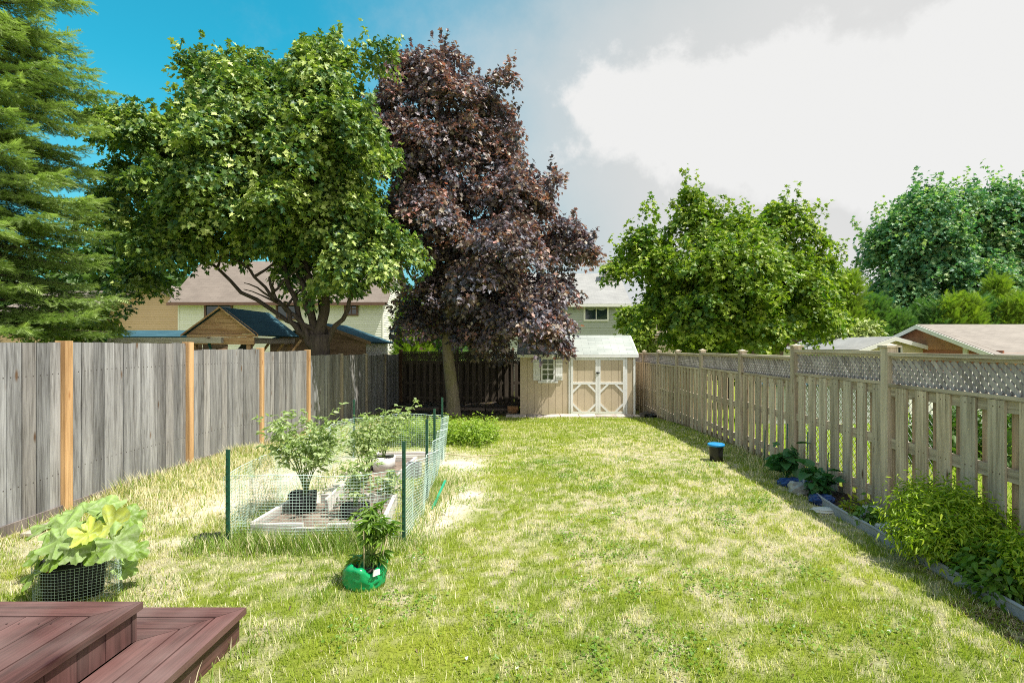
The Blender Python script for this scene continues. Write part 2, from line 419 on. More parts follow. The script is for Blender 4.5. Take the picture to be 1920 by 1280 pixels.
        if tg: tag(o, **tg)
        return o
def tag(o, label=None, cat=None, group=None, kind=None):
    for k, v in (('label', label), ('category', cat), ('group', group), ('kind', kind)):
        if v: o[k] = v
    return o
def thing(name, label, cat, loc=(0, 0, 0), group=None):
    o = bpy.data.objects.new(name, None); COL.objects.link(o); o.location = loc; o.empty_display_size = .1
    return tag(o, label, cat, group)

# ------------------------------------------------------------------ numpy instancing of templates into ONE mesh
def norm(a): return a/np.maximum(np.linalg.norm(a, axis=-1, keepdims=True), 1e-9)
def frames(n, t):
    n = norm(n); t = norm(t-n*np.sum(t*n, -1, keepdims=True)); x = np.cross(t, n)
    return np.stack([x, t, n], -1)
def scatter(name, tv, tf, pos, Rm, sc, col, mat, parent=None, smooth=False, **tg):
    tv = np.array(tv, float); N = len(pos); k = len(tv)
    sc = np.asarray(sc, float)
    if sc.ndim == 1: sc = sc[:, None].repeat(3, 1)
    v = np.einsum('nij,nkj->nki', Rm, tv[None]*sc[:, None, :])+pos[:, None, :]
    sizes = np.array([len(f) for f in tf]); flat = np.concatenate([np.array(f) for f in tf])
    loops = (flat[None]+np.arange(N)[:, None]*k).ravel().astype(np.int32)
    starts = np.concatenate([[0], np.cumsum(np.tile(sizes, N))[:-1]]).astype(np.int32)
    me = bpy.data.meshes.new(name)
    me.vertices.add(N*k); me.vertices.foreach_set('co', v.astype('f').ravel())
    me.loops.add(len(loops)); me.loops.foreach_set('vertex_index', loops)
    me.polygons.add(len(starts)); me.polygons.foreach_set('loop_start', starts)
    me.update(calc_edges=True)
    c = np.ones((N, k, 4), 'f'); c[:, :, :3] = col[:, None, :] if col.ndim == 2 else col
    ca = me.attributes.new('Col', 'FLOAT_COLOR', 'POINT'); ca.data.foreach_set('color', c.ravel())
    if smooth: me.polygons.foreach_set('use_smooth', np.ones(len(starts), bool))
    me.materials.append(mat)
    o = bpy.data.objects.new(name, me); COL.objects.link(o)
    if parent: o.parent = parent; o.matrix_parent_inverse = Matrix.Translation(-Vector(parent.location))
    if tg: tag(o, **tg)
    return o
def halfleaf(pts, fold=.22, droop=.18):
    vs = []; n = len(pts)
    P = lambda x, y: (x, y, fold*abs(x)-droop*y*y)
    vs = [P(x, y) for x, y in pts]; mids = {0, n-1}
    L = []; idx = []
    for i, (x, y) in enumerate(pts):
        if i in mids: idx.append(i)
        else: idx.append(len(vs)); vs.append(P(-x, y))
    return vs, [tuple(range(n)), tuple(idx[::-1])]
MAPLE = halfleaf([(0, 0), (.25, -.08), (.46, .1), (.25, .27), (.54, .58), (.2, .54), (.18, .76), (0, 1)])
MAPLE_S = halfleaf([(0, 0), (.42, .08), (.24, .3), (.48, .6), (.16, .62), (0, 1)])
OVATE = halfleaf([(0, 0), (.24, .25), (.22, .55), (0, 1)])
LANCE = halfleaf([(0, 0), (.13, .3), (.11, .6), (0, 1)], .3, .35)
HEART = halfleaf([(0, 0), (.2, -.12), (.42, .02), (.46, .3), (.3, .65), (0, 1)], .18, .25)
BLADE = ([(-.5, 0, 0), (.5, 0, 0), (.36, .55, .10), (-.36, .55, .10), (0, 1, .34)], [(0, 1, 2, 3), (3, 2, 4)])

def lobespec(L, Y0):
    out = []
    for t in L:
        px, py, dY, rx, rz, ry = t
        Y = Y0+dY; c = W(px, py, Y); out.append((c, np.array([rx*Y/1000, ry, rz*Y/1000])))
    return out
def sprays(lobes, n, r, nb=0, rb=(.5, .95), inner=.09, up=.25, squash=.42):
    """sprays of leaves on the domed tops of separate boughs, plus a few deep in the crown"""
    w = np.array([l[1][0]*l[1][2]+l[1][1]*l[1][2] for l in lobes]); w = w/w.sum()
    C = np.array([np.array(l[0]) for l in lobes]); Q = np.array([l[1] for l in lobes])
    def shell(m, lo, hi, p_=2.):
        k = r.choice(len(lobes), m, p=w); d = r.normal(size=(m, 3)); d[:, 2] += up; d = norm(d)
        rr = lo+(hi-lo)*r.random(m)**(1/p_); return C[k]+d*Q[k]*rr[:, None], d, k
    if not nb: p, d, k = shell(n, .4, 1.03); return p, d
    B, D, K = shell(nb*2, .35, .9)
    q = np.stack([np.linalg.norm((B-C[i])/Q[i], axis=1) for i in range(len(lobes))]).min(0)
    B, D, K = B[q > .42][:nb], D[q > .42][:nb], K[q > .42][:nb]
    lim = Q[K].min(1); R_ = np.minimum(r.uniform(*rb, len(B)), lim*1.25+.1)
    ni = int(n*inner); p0, d0, _ = shell(ni, .15, .7, 1.5)
    pr = R_**2/np.sum(R_**2); b = r.choice(len(B), n-ni, p=pr); m = n-ni
    a = r.random(m)*2*np.pi; rho = np.sqrt(r.random(m)); rad = R_[b]*rho*(.8+.4*vnoise(a*1.3+b*7.7, b*3.3, 4))
    off = np.stack([np.cos(a)*rad, np.sin(a)*rad, R_[b]*squash*(1-1.7*rho**2)], 1)
    tilt = D[b]*np.array([1, 1, 0]); off[:, 2] -= .35*np.sum(off*tilt, 1)      # boughs slope down and outwards
    off[:, 2] += r.normal(size=m)*.09*R_[b]-(r.random(m) < .2)*r.random(m)*R_[b]*.5
    d1 = norm(off*np.array([1, 1, 1.2])/R_[b][:, None]+D[b]*.5+np.array([0, 0, .25]))
    return np.concatenate([B[b]+off, p0]), np.concatenate([d1, d0])
def crown(name, lobes, nsp, per, lsize, pal, mat, parent, seed, disc=.42, tmpl=MAPLE, shell=(.5, 1.03), flat=.9, droop=.45, jit=.55, up=.25, nb=0, rb=(.5, .95), inner=.14, shoots=.0, slen=.8):
    r = np.random.default_rng(seed); p, d = sprays(lobes, nsp, r, nb, rb, inner, up); n = len(p)
    ns = norm(d*.6+np.array([0, 0, flat])+r.normal(size=(n, 3))*.22)
    e1 = norm(np.cross(ns, r.normal(size=(n, 3)))); e2 = np.cross(ns, e1)
    tone = r.random(n)
    N = n*per; idx = np.repeat(np.arange(n), per)
    a = r.random(N)*2*np.pi; rad = np.sqrt(r.random(N))*disc*r.uniform(.6, 1.25, n)[idx]
    rv = e1[idx]*np.cos(a)[:, None]+e2[idx]*np.sin(a)[:, None]
    P = p[idx]+rv*rad[:, None]+ns[idx]*(r.normal(size=N)*.06)[:, None]
    P[:, 2] -= droop*rad*rad/disc
    # upright leading shoots that break the outline
    sh = ((r.random(n) < shoots) & (d[:, 2] > .05))[idx]; ax = norm(d*.45+np.array([0, 0, 1.])+r.normal(size=(n, 3))*.2)[idx]
    u = r.random(N); P = np.where(sh[:, None], p[idx]+ax*(u*slen*r.uniform(.6, 1.2, n)[idx])[:, None]+rv*(rad*.36*(1.15-u))[:, None], P)
    nn = ns[idx]+r.normal(size=(N, 3))*jit
    tt = rv+d[idx]*.4+np.array([0, 0, -.45])+r.normal(size=(N, 3))*.35
    t = np.clip(tone[idx]*.6+r.random(N)*.55-.08, 0, 1)[:, None]
    pal = np.array(pal, float); m = len(pal)-1; q = np.clip(t*m, 0, m-1e-6); i0 = q.astype(int)[:, 0]; f = q-i0[:, None]
    c = pal[i0]*(1-f)+pal[i0+1]*f
    return scatter(name, tmpl[0], tmpl[1], P, frames(nn, tt), lsize*r.uniform(.65, 1.25, N), c, mat, parent)
def curve(a, b, bend, n=8):
    a = Vector(a); b = Vector(b); m = (a+b)/2+Vector(bend)
    return [a*(1-t)**2+m*2*t*(1-t)+b*t*t for t in [i/(n-1) for i in range(n)]]
def limb(mb, a, b, bend, r0, r1, sides=8, n=9, tw=.03):
    pts = curve(a, b, bend, n)
    for i in range(1, n-1): pts[i] += Vector([random.uniform(-1, 1)*tw for _ in range(3)])
    mb.tube(pts, [r0+(r1-r0)*(i/(n-1))**.8 for i in range(n)], sides, rough=.05)
    return pts
def twigs(mb, pts, r, n, ln):
    for _ in range(n):
        p = pts[random.randint(len(pts)//2, len(pts)-1)]
        e = p+Vector((random.uniform(-1, 1), random.uniform(-1, 1), random.uniform(-.1, .9)))*ln
        limb(mb, p, e, (0, 0, ln*.1), r, r*.25, 5, 6)

# ================================================================== GROUND
def axis(segs):
    out = []
    for a, b, st in segs: out += list(np.arange(a, b-1e-6, st))
    out.append(segs[-1][1]); return np.array(out)
def gauss(x, y, cx, cy, rx, ry): return np.exp(-((x-cx)/rx)**2-((y-cy)/ry)**2)
def sand(x, y):
    s = .95*gauss(x, y, -2.75, 6.3, .65, 1.1)+.9*gauss(x, y, -1.85, 7.9, .9, .6)+.8*gauss(x, y, -.78, 5.7, .30, .8)+.8*gauss(x, y, -.95, 7.2, .35, .45)
    s += .75*gauss(x, y, -2.9, 4.36, .22, .1)+.8*gauss(x, y, -.95, 4.9, .2, .4)+.9*gauss(x, y, -1.9, 5.9, .5, 1.2)+.6*gauss(x, y, -3.3, 5.2, .4, .5)
    s += .5*gauss(x, y, -3.9, 4.4, .4, .35)+.5*gauss(x, y, 1., 14.3, 2.4, .25)
    s = s*(.1+1.75*fbm(x, y, 4.2, 5, 40))
    return np.clip(s*1.35-.12, 0, 1)
def inyard(x, y): return (x > -4.5) & (x < 3.33) & (y < 17.8)
def dry(x, y):
    n = fbm(x*1.0, y*.8, .75, 4, 60); f = fbm(x, y, 4.5, 4, 71)
    b = .18+.46*gauss(x, y, 1.6, 8.2, 1.6, 3.2)+.40*gauss(x, y, .9, 4.2, 1.6, 1.1)+.5*gauss(x, y, -2.3, 3.4, 1.5, .8)+.6*gauss(x, y, -3.6, 6.2, .8, 1.6)
    b += .35*gauss(x, y, -2.9, 4.1, 1., .5)-.45*gauss(x, y, 0., 14., 4, 1.6)-.25*gauss(x, y, 0, 10.8, 1.2, 1.6)-.3*gauss(x, y, -.6, 2.9, .8, .5)-.3*gauss(x, y, 1.8, 2.8, .5, .6)
    d = b-.03+(n-.5)*.8+(f-.5)*1.2+(fbm(x, y, 15., 3, 75)-.5)*2.6
    return np.clip(d, 0, 1)*np.where(inyard(x, y), 1, .12)
def grasscol(x, y, r=None):
    d = dry(x, y)[:, None]
    g = np.array([.18, .28, .022]); g2 = np.array([.36, .42, .05]); st = np.array([.82, .75, .57]); st2 = np.array([.58, .56, .26])
    k = fbm(x, y, 2.2, 3, 90)[:, None]
    green = g*(1-k)+g2*k
    if r is None:
        c = green*(1-d)+(st*.75)*d
    else:
        u = r.random((len(x), 1)); s = (u < d*.85+.08)
        w = r.random((len(x), 1)); c = np.where(s, st*w+st2*(1-w), green)
        c = c*r.uniform(.72, 1.3, (len(x), 1))
    return c
def ground():
    xs = axis([(-420, -60, 40), (-60, -12, 3), (-12, -5, .5), (-5, 4, .06), (4, 12, .5), (12, 60, 3), (60, 420, 40)])
    ys = axis([(-30, 1.5, 2.1), (1.5, 18.4, .07), (18.4, 30, .6), (30, 90, 4), (90, 900, 60)])
    X, Y = np.meshgrid(xs, ys); x = X.ravel(); y = Y.ravel(); z = gz(x, y)
    nx, ny = len(xs), len(ys)
    i = np.arange(ny-1)[:, None]*nx+np.arange(nx-1)[None]; i = i.ravel()
    f = np.stack([i, i+1, i+nx+1, i+nx], 1)
    me = bpy.data.meshes.new('ground'); me.vertices.add(len(x)); me.vertices.foreach_set('co', np.stack([x, y, z], 1).astype('f').ravel())
    me.loops.add(f.size); me.loops.foreach_set('vertex_index', f.ravel().astype(np.int32))
    me.polygons.add(len(f)); me.polygons.foreach_set('loop_start', (np.arange(len(f))*4).astype(np.int32)); me.update(calc_edges=True)
    me.polygons.foreach_set('use_smooth', np.ones(len(f), bool))
    c = grasscol(x, y)*.8; s = (sand(x, y)*inyard(x, y))[:, None]
    c = c*(1-s)+np.array([.78, .71, .62])*s
    ca = me.attributes.new('Col', 'FLOAT_COLOR', 'POINT'); ca.data.foreach_set('color', np.concatenate([c, s], 1).astype('f').ravel())
    mt, nt, b, o = newmat('lawn_ground'); a = attr_col(nt)
    v = coords(nt, (1, 1, 1), False); n = noise(nt, v, 46, 6, .75); n2 = noise(nt, v, 7, 5, .7)
    k = mixc(nt, rampn(nt, n, .3, .72), (.55, .52, .45), (1.25, 1.25, 1.2)); cc = mixc(nt, 1., a, k, 'MULTIPLY')
    cc = mixc(nt, rampn(nt, n2, .35, .75, 0, .25), cc, (.22, .17, .12))
    nt.links.new(cc, b.inputs['Base Color']); b.inputs['Roughness'].default_value = 1; b.inputs['Specular IOR Level'].default_value = .1
    bump(nt, b, n, .9, .02)
    me.materials.append(mt); ob = bpy.data.objects.new('ground', me); COL.objects.link(ob); tag(ob, kind='structure')
ground()

def blocked(x, y):
    b = (x < -1.55) & (y < 2.95)
    b |= (x > -2.36) & (x < -1.3) & (y > 4.45) & (y < 5.27)
    b |= (x > -2.02) & (x < -1.55) & (y > 5.27) & (y < 7.2)
    b |= (x > -.55) & (x < 2.9) & (y > 14.55)
    b |= (x > 2.88) & (x < 3.35) & (y > 2) & (y < 6.0)
    b |= (x < -.5) & (x > -4.48) & (y > 15.0)
    return b
def lawn():
    r = np.random.default_rng(5); P = []
    for y0, y1, dens in ((2.2, 3.4, 6500), (3.4, 4.8, 5000), (4.8, 7., 3200), (7., 10, 1700), (10, 15.4, 900)):
        xa, xb = max(-4.42, -1.05*y1), 3.25
        n = int((xb-xa)*(y1-y0)*dens); P.append(np.stack([r.uniform(xa, xb, n), r.uniform(y0, y1, n)], 1))
    P = np.concatenate(P); x, y = P.T
    s = sand(x, y); keep = ~blocked(x, y) & (r.random(len(x)) > s*1.25) & (r.random(len(x)) < .35+1.1*fbm(x, y, 6, 3, 8))
    x, y = x[keep], y[keep]; N = len(x); c = grasscol(x, y, r)
    p = np.stack([x, y, gz(x, y)-.004], 1)
    a = r.random(N)*2*np.pi; lean = np.abs(r.normal(size=N))*.75+.25
    t = np.stack([np.cos(a)*lean, np.sin(a)*lean, np.ones(N)], 1); nn = np.stack([np.cos(a), np.sin(a), -lean*0-.2], 1)
    clump = fbm(x, y, 2.6, 3, 22); st = (c[:, 2] > .16); t[:, 2] = np.where(st, .55, 1.)
    L = r.uniform(.022, .052, N)*(.6+.9*clump)*(1-.25*dry(x, y)); wd = r.uniform(.0035, .0065, N)*np.clip(y/5, .8, 2.2)
    scatter('grass', BLADE[0], BLADE[1], p, frames(nn, t), np.stack([wd, L, L], 1), c, M['grass'], label='short patchy green and straw coloured lawn grass', cat='grass', kind='stuff')
    # neighbour's lawn seen through the fence
    n = 42000; x = r.uniform(3.5, 13, n); y = r.uniform(2.5, 15, n); a = r.random(n)*6.28
    t = np.stack([np.cos(a)*.5, np.sin(a)*.5, np.ones(n)], 1); nn = np.stack([np.cos(a), np.sin(a), np.full(n, -.2)], 1)
    L = r.uniform(.04, .08, n); c = np.array([.30, .46, .04])*r.uniform(.7, 1.4, (n, 1))
    scatter('neighbour_grass', BLADE[0], BLADE[1], np.stack([x, y, gz(x, y)-.004], 1), frames(nn, t), np.stack([L*.22, L, L], 1), c, M['grass'], label='bright green lawn grass beyond the lattice fence', cat='grass', kind='stuff')
lawn()
def tallgrass():
    r = np.random.default_rng(6); P = []; H = []; K = []
    def area(x0, x1, y0, y1, n, h, k):
        q = np.stack([r.uniform(x0, x1, n), r.uniform(y0, y1, n)], 1)+r.normal(size=(n, 2))*np.array([.07 if x0 > -4 else .0, .08]); P.append(q); H.append(r.uniform(h*.35, h, n)*(.6+.8*vnoise(q[:, 0]*5, q[:, 1]*5, 3))); K.append(np.full(n, k))
    area(-2.75, -.95, 4.14, 4.42, 5200, .15, .18)       # in front of the beds
    area(-1.25, -.85, 4.2, 6.4, 2600, .16, .45)
    area(-2.6, -2.35, 4.4, 7, 1500, .14, .4)
    area(-4.4, -3.5, 4.7, 8.2, 7500, .13, .72)           # dry mound by the board fence
    area(-4.42, -4.2, 3., 16, 2600, .17, .55)
    area(-3.5, -2.6, 4.6, 6, 1600, .10, .8)
    area(2.95, 3.2, 6.6, 9.0, 1500, .16, .5)
    area(2.7, 3.3, 6.0, 15.0, 2600, .09, .25)
    area(-1.4, -1.0, 3.35, 3.75, 700, .09, .05)
    area(-3.3, -2.3, 3.2, 3.6, 900, .09, .1)
    area(-1.62, -1.5, 2.2, 2.95, 260, .14, .3)
    P = np.concatenate(P); H = np.concatenate(H); K = np.concatenate(K); x, y = P.T
    kp = ~((x > -1.31) & (x < -.96) & (y > 3.42) & (y < 3.75)) & ~((x > -3.12) & (x < -2.74) & (y > 3.22) & (y < 3.58))
    kp &= ~((x > 2.45) & (x < 2.7) & (y > 7.3))
    kp &= r.random(len(x)) < (.15+1.5*fbm(x, y, 2.8, 3, 33))
    x, y, H, K = x[kp], y[kp], H[kp]*(.5+.9*fbm(x[kp], y[kp], 3, 2, 4)), K[kp]; n = len(x); a = r.random(n)*6.28
    lean = np.abs(r.normal(size=n))*.55+.1
    t = np.stack([np.cos(a)*lean, np.sin(a)*lean, np.ones(n)], 1); nn = np.stack([np.cos(a), np.sin(a), np.full(n, -.2)], 1)
    s = (r.random(n) < K)[:, None]; w = r.random((n, 1))
    c = np.where(s, np.array([.74, .67, .48])*(.7+.5*w), np.array([.17, .26, .045])*(.7+.8*w))
    scatter('long_grass', BLADE[0], BLADE[1], np.stack([x, y, gz(x, y)-.005], 1), frames(nn, t), np.stack([r.uniform(.004, .007, n), H, H], 1), c, M['grass'], label='uncut long grass with dry stalks along the fences and beds', cat='long grass', kind='stuff')
tallgrass()
def clover():
    r = np.random.default_rng(19); cx = r.uniform(-1.4, 2.7, 60); cy = r.uniform(2.5, 7.5, 60); m = 90; n = 60*m
    x = np.repeat(cx, m)+r.normal(size=n)*np.repeat(r.uniform(.05, .16, 60), m); y = np.repeat(cy, m)+r.normal(size=n)*.10
    kp = (x < 2.8) & (x > -1.5) & (y > 2.4) & ~((np.abs(x+1.135) < .2) & (np.abs(y-3.6) < .2)); x, y = x[kp], y[kp]; n = len(x); a = r.random(n)*6.28; c = r.random((n, 1))
    col = np.array([.10, .21, .02])*(1-c)+np.array([.24, .36, .05])*c
    fl = r.random(n) < .012; col = np.where(fl[:, None], np.array([.85, .83, .78]), col)
    scatter('clover', HEART[0], HEART[1], np.stack([x, y, gz(x, y)+r.uniform(.012, .035, n)], 1), frames(np.array([0, 0, 1.])+r.normal(size=(n, 3))*.35, np.stack([np.cos(a), np.sin(a), np.zeros(n)], 1)), r.uniform(.010, .022, n), col, M['herb'], label='small clover and broadleaf weeds scattered in the lawn', cat='clover', kind='stuff')
    n = 900; x = r.uniform(-1.6, 3.0, n); y = r.uniform(2.4, 9, n); a = r.random(n)*6.28; c = r.random((n, 1)); lo = r.random(n) < .5
    x = np.where(lo, 2.75+r.normal(size=n)*.1, x); y = np.where(lo, 3.15+r.normal(size=n)*.16, y)
    scatter('thatch', LANCE[0], LANCE[1], np.stack([x, y, gz(x, y)+.012], 1), frames(np.array([0, 0, 1.])+r.normal(size=(n, 3))*.2, np.stack([np.cos(a), np.sin(a), np.zeros(n)], 1)), r.uniform(.02, .05, n), np.array([.10, .06, .035])*(1-c)+np.array([.42, .32, .2])*c, M['herb'], label='dead leaf scraps and thatch lying in the lawn', cat='thatch', kind='stuff')
clover()
# border soil and pavers
mb = MB(); pts = [(2.86, 2.0), (2.86, 3.2), (2.84, 4.3), (2.88, 5.2), (3.0, 5.9), (3.26, 6.5)]
for (xa, ya), (xb, yb) in zip(pts[:-1], pts[1:]):
    mb._add([(xa, ya, g1(xa, ya)+.02), (3.29, ya, g1(3.29, ya)+.03), (3.29, yb, g1(3.29, yb)+.03), (xb, yb, g1(xb, yb)+.02)], [(0, 1, 2, 3)])
mb.build('border_soil', M['border_soil'], kind='structure')
mb = MB()
path = [Vector((x, y, g1(x, y)+.035)) for x, y in pts]
fine = []
for a, b in zip(path[:-1], path[1:]):
    for i in range(6): fine.append(a.lerp(b, i/6)+Vector((.012*math.sin(i+a.y*3), 0, 0)))
fine.append(path[-1])
for a, b in zip(fine[:-1], fine[1:]): mb.bar(a, b+(b-a)*.02, .018, .09)
mb.tube([p+Vector((0, 0, .045)) for p in fine], .013, 8)
mb.build('lawn_edging', M['edging'], label='grey plastic lawn edging curving along the soil border by the lattice fence', cat='edging')
mb = MB()
x = -.75
while x < 2.9:
    w = random.uniform(.42, .6); mb.box(x, min(x+w, 3.0), 14.42+random.uniform(-.03, .03), 14.92, g1(x, 14.6)-.05, g1(x, 14.6)+.035, col=(random.uniform(.75, 1.1),)*3, jit=.01); x += w+.02
mb.build('paving', M['paver'], kind='structure')

# ================================================================== FENCES
LX = -4.485; PITCH = 1.83
def grey_fence():
    t = thing('board_fence', 'tall grey weathered board fence with orange cedar posts along the left side', 'fence', (LX, 8, 0))
    Y0 = 5.1
    tops = {-3: 1.63, -2: 1.63, -1: 1.63, 0: 1.63, 1: 1.545, 2: 1.50, 3: 1.40, 4: 1.37, 5: 1.33, 6: 1.32}
    for k in range(-3, 7):
        ya, yb = Y0+k*PITCH+.05, Y0+(k+1)*PITCH-.05
        mb = MB(); y = ya
        while y < yb-.03:
            w = min(random.uniform(.128, .146), yb-y)
            g = g1(LX, y); v = random.uniform(.68, 1.25); b = random.uniform(-.03, .03)
            col = (v*(1-b), v, v*(1+b))
            dx = random.uniform(-.009, .009)
            mb.box(LX-.012+dx, LX+.010+dx, y+.003, y+w-.005, g+.01, tops[k]+random.uniform(-.006, .006), col)
            for zz in (.38+g, 1.33+g*.5):
                for yy in (.25, .75): mb.box(LX+.010+dx, LX+.0115+dx, y+w*yy-.004, y+w*yy+.004, zz-.004, zz+.005, (.25, .2, .18))
            y += w
        mb.build('board_panel', M['fence_grey'], t)
        r = MB()
        for z in (.35, 1.3): r.bar((LX-.035, ya, z+g1(LX, ya)*.8), (LX-.035, yb, z+g1(LX, yb)*.8), .04, .09)
        r.build('rail', M['fence_grey'], t)
    for k in range(-3, 8):
        y = Y0+k*PITCH; zt = tops.get(k, tops[6]); zt = max(zt, tops.get(k-1, 0))+.02
        new = k <= 3
        p = MB(); p.box(LX-.05, LX+.045, y-.045, y+.045, g1(LX, y)-.1, zt, (1, 1, 1) if new else (.95, .9, .85), jit=.004)
        p.build('post', M['post_new'] if new else M['post_old'], t)
    # base board
    p = MB()
    for k in range(-3, 7):
        ya, yb = Y0+k*PITCH+.05, Y0+(k+1)*PITCH-.05
        p.bar((LX+.025, ya, g1(LX, ya)+.02), (LX+.025, yb, g1(LX, yb)+.02), .02, .10, col=(.75, .65, .6))
    p.build('kick_board', M['fence_grey'], t)
grey_fence()

RX = 3.33
def lattice(mb, a0, a1, z0f, z1f, fixed, ax, sp=.072, w=.036, th=.007):
    """diagonal slats clipped to the panel; ax = 'y' runs along Y at x=fixed"""
    L = a1-a0; H = z1f-z0f
    for sgn, off in ((1, -th/2-.0005), (-1, th/2+.0005)):
        c = -H if sgn > 0 else 0
        n0 = -H; s = n0
        while s < L+H:
            # line: z = sgn*(u-s) (+H if sgn<0)
            if sgn > 0: u0, v0, u1, v1 = s, 0, s+H, H
            else: u0, v0, u1, v1 = s, H, s+H, 0
            ta = max(0, (0-u0)/(u1-u0)); tb = min(1, (L-u0)/(u1-u0))
            if tb-ta > .08:
                A = (a0+u0+(u1-u0)*ta, z0f+v0+(v1-v0)*ta); B = (a0+u0+(u1-u0)*tb, z0f+v0+(v1-v0)*tb)
                v = random.uniform(.8, 1.2)
                if ax == 'y': mb.bar((fixed+off, A[0], A[1]), (fixed+off, B[0], B[1]), th, w, (v, v, v), up=(0, -sgn, 1))
                else: mb.bar((A[0], fixed+off, A[1]), (B[0], fixed+off, B[1]), th, w, (v, v, v), up=(-sgn, 0, 1))
            s += sp
def tan_fence():
    t = thing('lattice_fence', 'weathered tan shadowbox fence with lattice top and capped posts on the right', 'fence', (RX, 9, 0))
    Ys = [-.49, 1.34, 3.17, 4.99, 6.76, 8.5, 10.49, 12.28, 14.15, 16.0, 17.75]
    tops = [1.56, 1.56, 1.535, 1.55, 1.47, 1.465, 1.44, 1.42, 1.40, 1.38]
    for k in range(10):
        ya, yb, zt = Ys[k]+.05, Ys[k+1]-.05, tops[k]; zl = zt-.285
        g = g1(RX, (ya+yb)/2)
        r = MB()
        r.box(RX-.045, RX+.045, ya, yb, zt-.03, zt, jit=.002)                 # cap rail
        r.box(RX-.022, RX+.022, ya, yb, zt-.055, zt-.0325)
        r.box(RX-.045, RX+.045, ya, yb, zl-.03, zl)                           # lattice sill
        r.box(RX-.02, RX+.02, ya, yb, zl-.12, zl-.033)
        r.box(RX-.02, RX+.02, ya, yb, g+.66, g+.75)
        r.box(RX-.02, RX+.02, ya, yb, g+.14, g+.23)
        r.build('rail', M['rail_tan'], t)
        l = MB(); lattice(l, ya, yb, zl+.002, zt-.057, RX, 'y'); l.build('lattice_panel', M['lattice'], t)
        n = 7; pit = (yb-ya)/n; f = MB(); w = .138
        for i in range(n):
            y = ya+.01+i*pit; v = random.uniform(.84, 1.16); b = random.uniform(-.04, .04); col = (v*(1+b), v, v*(1-b))
            tl = random.uniform(-.006, .006)
            z0 = g+.02+random.uniform(-.03, .03)
            for zz in (g+.185, g+.705, zl-.08):
                for q in (.3, .7): f.box(RX-.0415, RX-.040, y+w*q-.004, y+w*q+.004, zz-.005, zz+.004, (.3, .25, .2))
            f.slab([(RX-.040, y, z0), (RX-.040, y+w, z0), (RX-.040, y+w+tl, zl-.034), (RX-.040, y+tl, zl-.034)], (.018, 0, 0), col)
        f.build('front_board_panel', M['fence_tan'], t)
        f = MB()
        for i in range(n):
            y = ya+.01+i*pit+pit*.5; v = random.uniform(.7, 1.0); y1 = min(y+w, yb)
            f.box(RX+.022, RX+.040, y, y1, g+.03+random.uniform(-.02, .02), zl-.034, (v, v*.93, v*.86))
        f.build('rear_board_panel', M['fence_tan'], t)
    for k, y in enumerate(Ys):
        zt = max(tops[min(k, 9)], tops[max(k-1, 0)])+.035
        p = MB(); p.box(RX-.05, RX+.05, y-.05, y+.05, g1(RX, y)-.1, zt); po = p.build('post', M['fence_tan'], t)
        c = MB(); c.box(RX-.068, RX+.068, y-.068, y+.068, zt, zt+.018)
        c._add([(RX-.05, y-.05, zt+.018), (RX+.05, y-.05, zt+.018), (RX+.05, y+.05, zt+.018), (RX-.05, y+.05, zt+.018), (RX, y, zt+.04)], [(0, 1, 4), (1, 2, 4), (2, 3, 4), (3, 0, 4)])
        c.build('post_cap', M['rail_tan'], po)
    # rot board at foot
    p = MB()
    for k in range(1, 10): p.bar((RX-.015, Ys[k]+.05, g1(RX, Ys[k])+.03), (RX-.015, Ys[k+1]-.05, g1(RX, Ys[k+1])+.03), .02, .12, (.5, .45, .4))
    p.build('kick_board', M['rail_tan'], t)
tan_fence()
def back_fence():
    t = thing('lattice_fence', 'dark brown shadowbox fence with lattice top across the back behind the purple tree', 'fence', (-1, 17.8, -.4))
    Y = 17.85; xs = [-4.43, -2.55, -.7, 1.3, 3.2]; zt = 1.40
    for k in range(4):
        xa, xb = xs[k]+.05, xs[k+1]-.05; g = -.48; zl = zt-.29
        r = MB()
        for z0, z1, h in ((zt-.04, zt, .045), (zl-.03, zl, .045), (zl-.12, zl-.033, .02), (g+.8, g+.89, .02), (g+.3, g+.39, .02)): r.box(xa, xb, Y-h, Y+h, z0, z1)
        r.build('rail', M['rail_dark'], t)
        l = MB(); lattice(l, xa, xb, zl+.002, zt-.042, Y, 'x'); l.build('lattice_panel', M['fence_dark'], t)
        n = 8; pit = (xb-xa)/n; f = MB(); h = MB()
        for i in range(n):
            x = xa+.01+i*pit; v = random.uniform(.8, 1.3)
            f.box(x, x+.13, Y-.04, Y-.022, g+.05, zl-.034, (v, v, v)); v *= .6
            h.box(x+pit*.5, min(x+pit*.5+.13, xb), Y+.022, Y+.04, g+.05, zl-.034, (v, v, v))
        f.build('front_board_panel', M['fence_dark'], t); h.build('rear_board_panel', M['fence_dark'], t)
    for i, x in enumerate(xs[:-1]):
        p = MB(); p.box(x-.05, x+.05, Y-.05, Y+.05, -.6, zt+.07, (1.1, .8, .6) if i == 0 else (1, 1, 1)); p.build('post', M['fence_dark'], t)
back_fence()
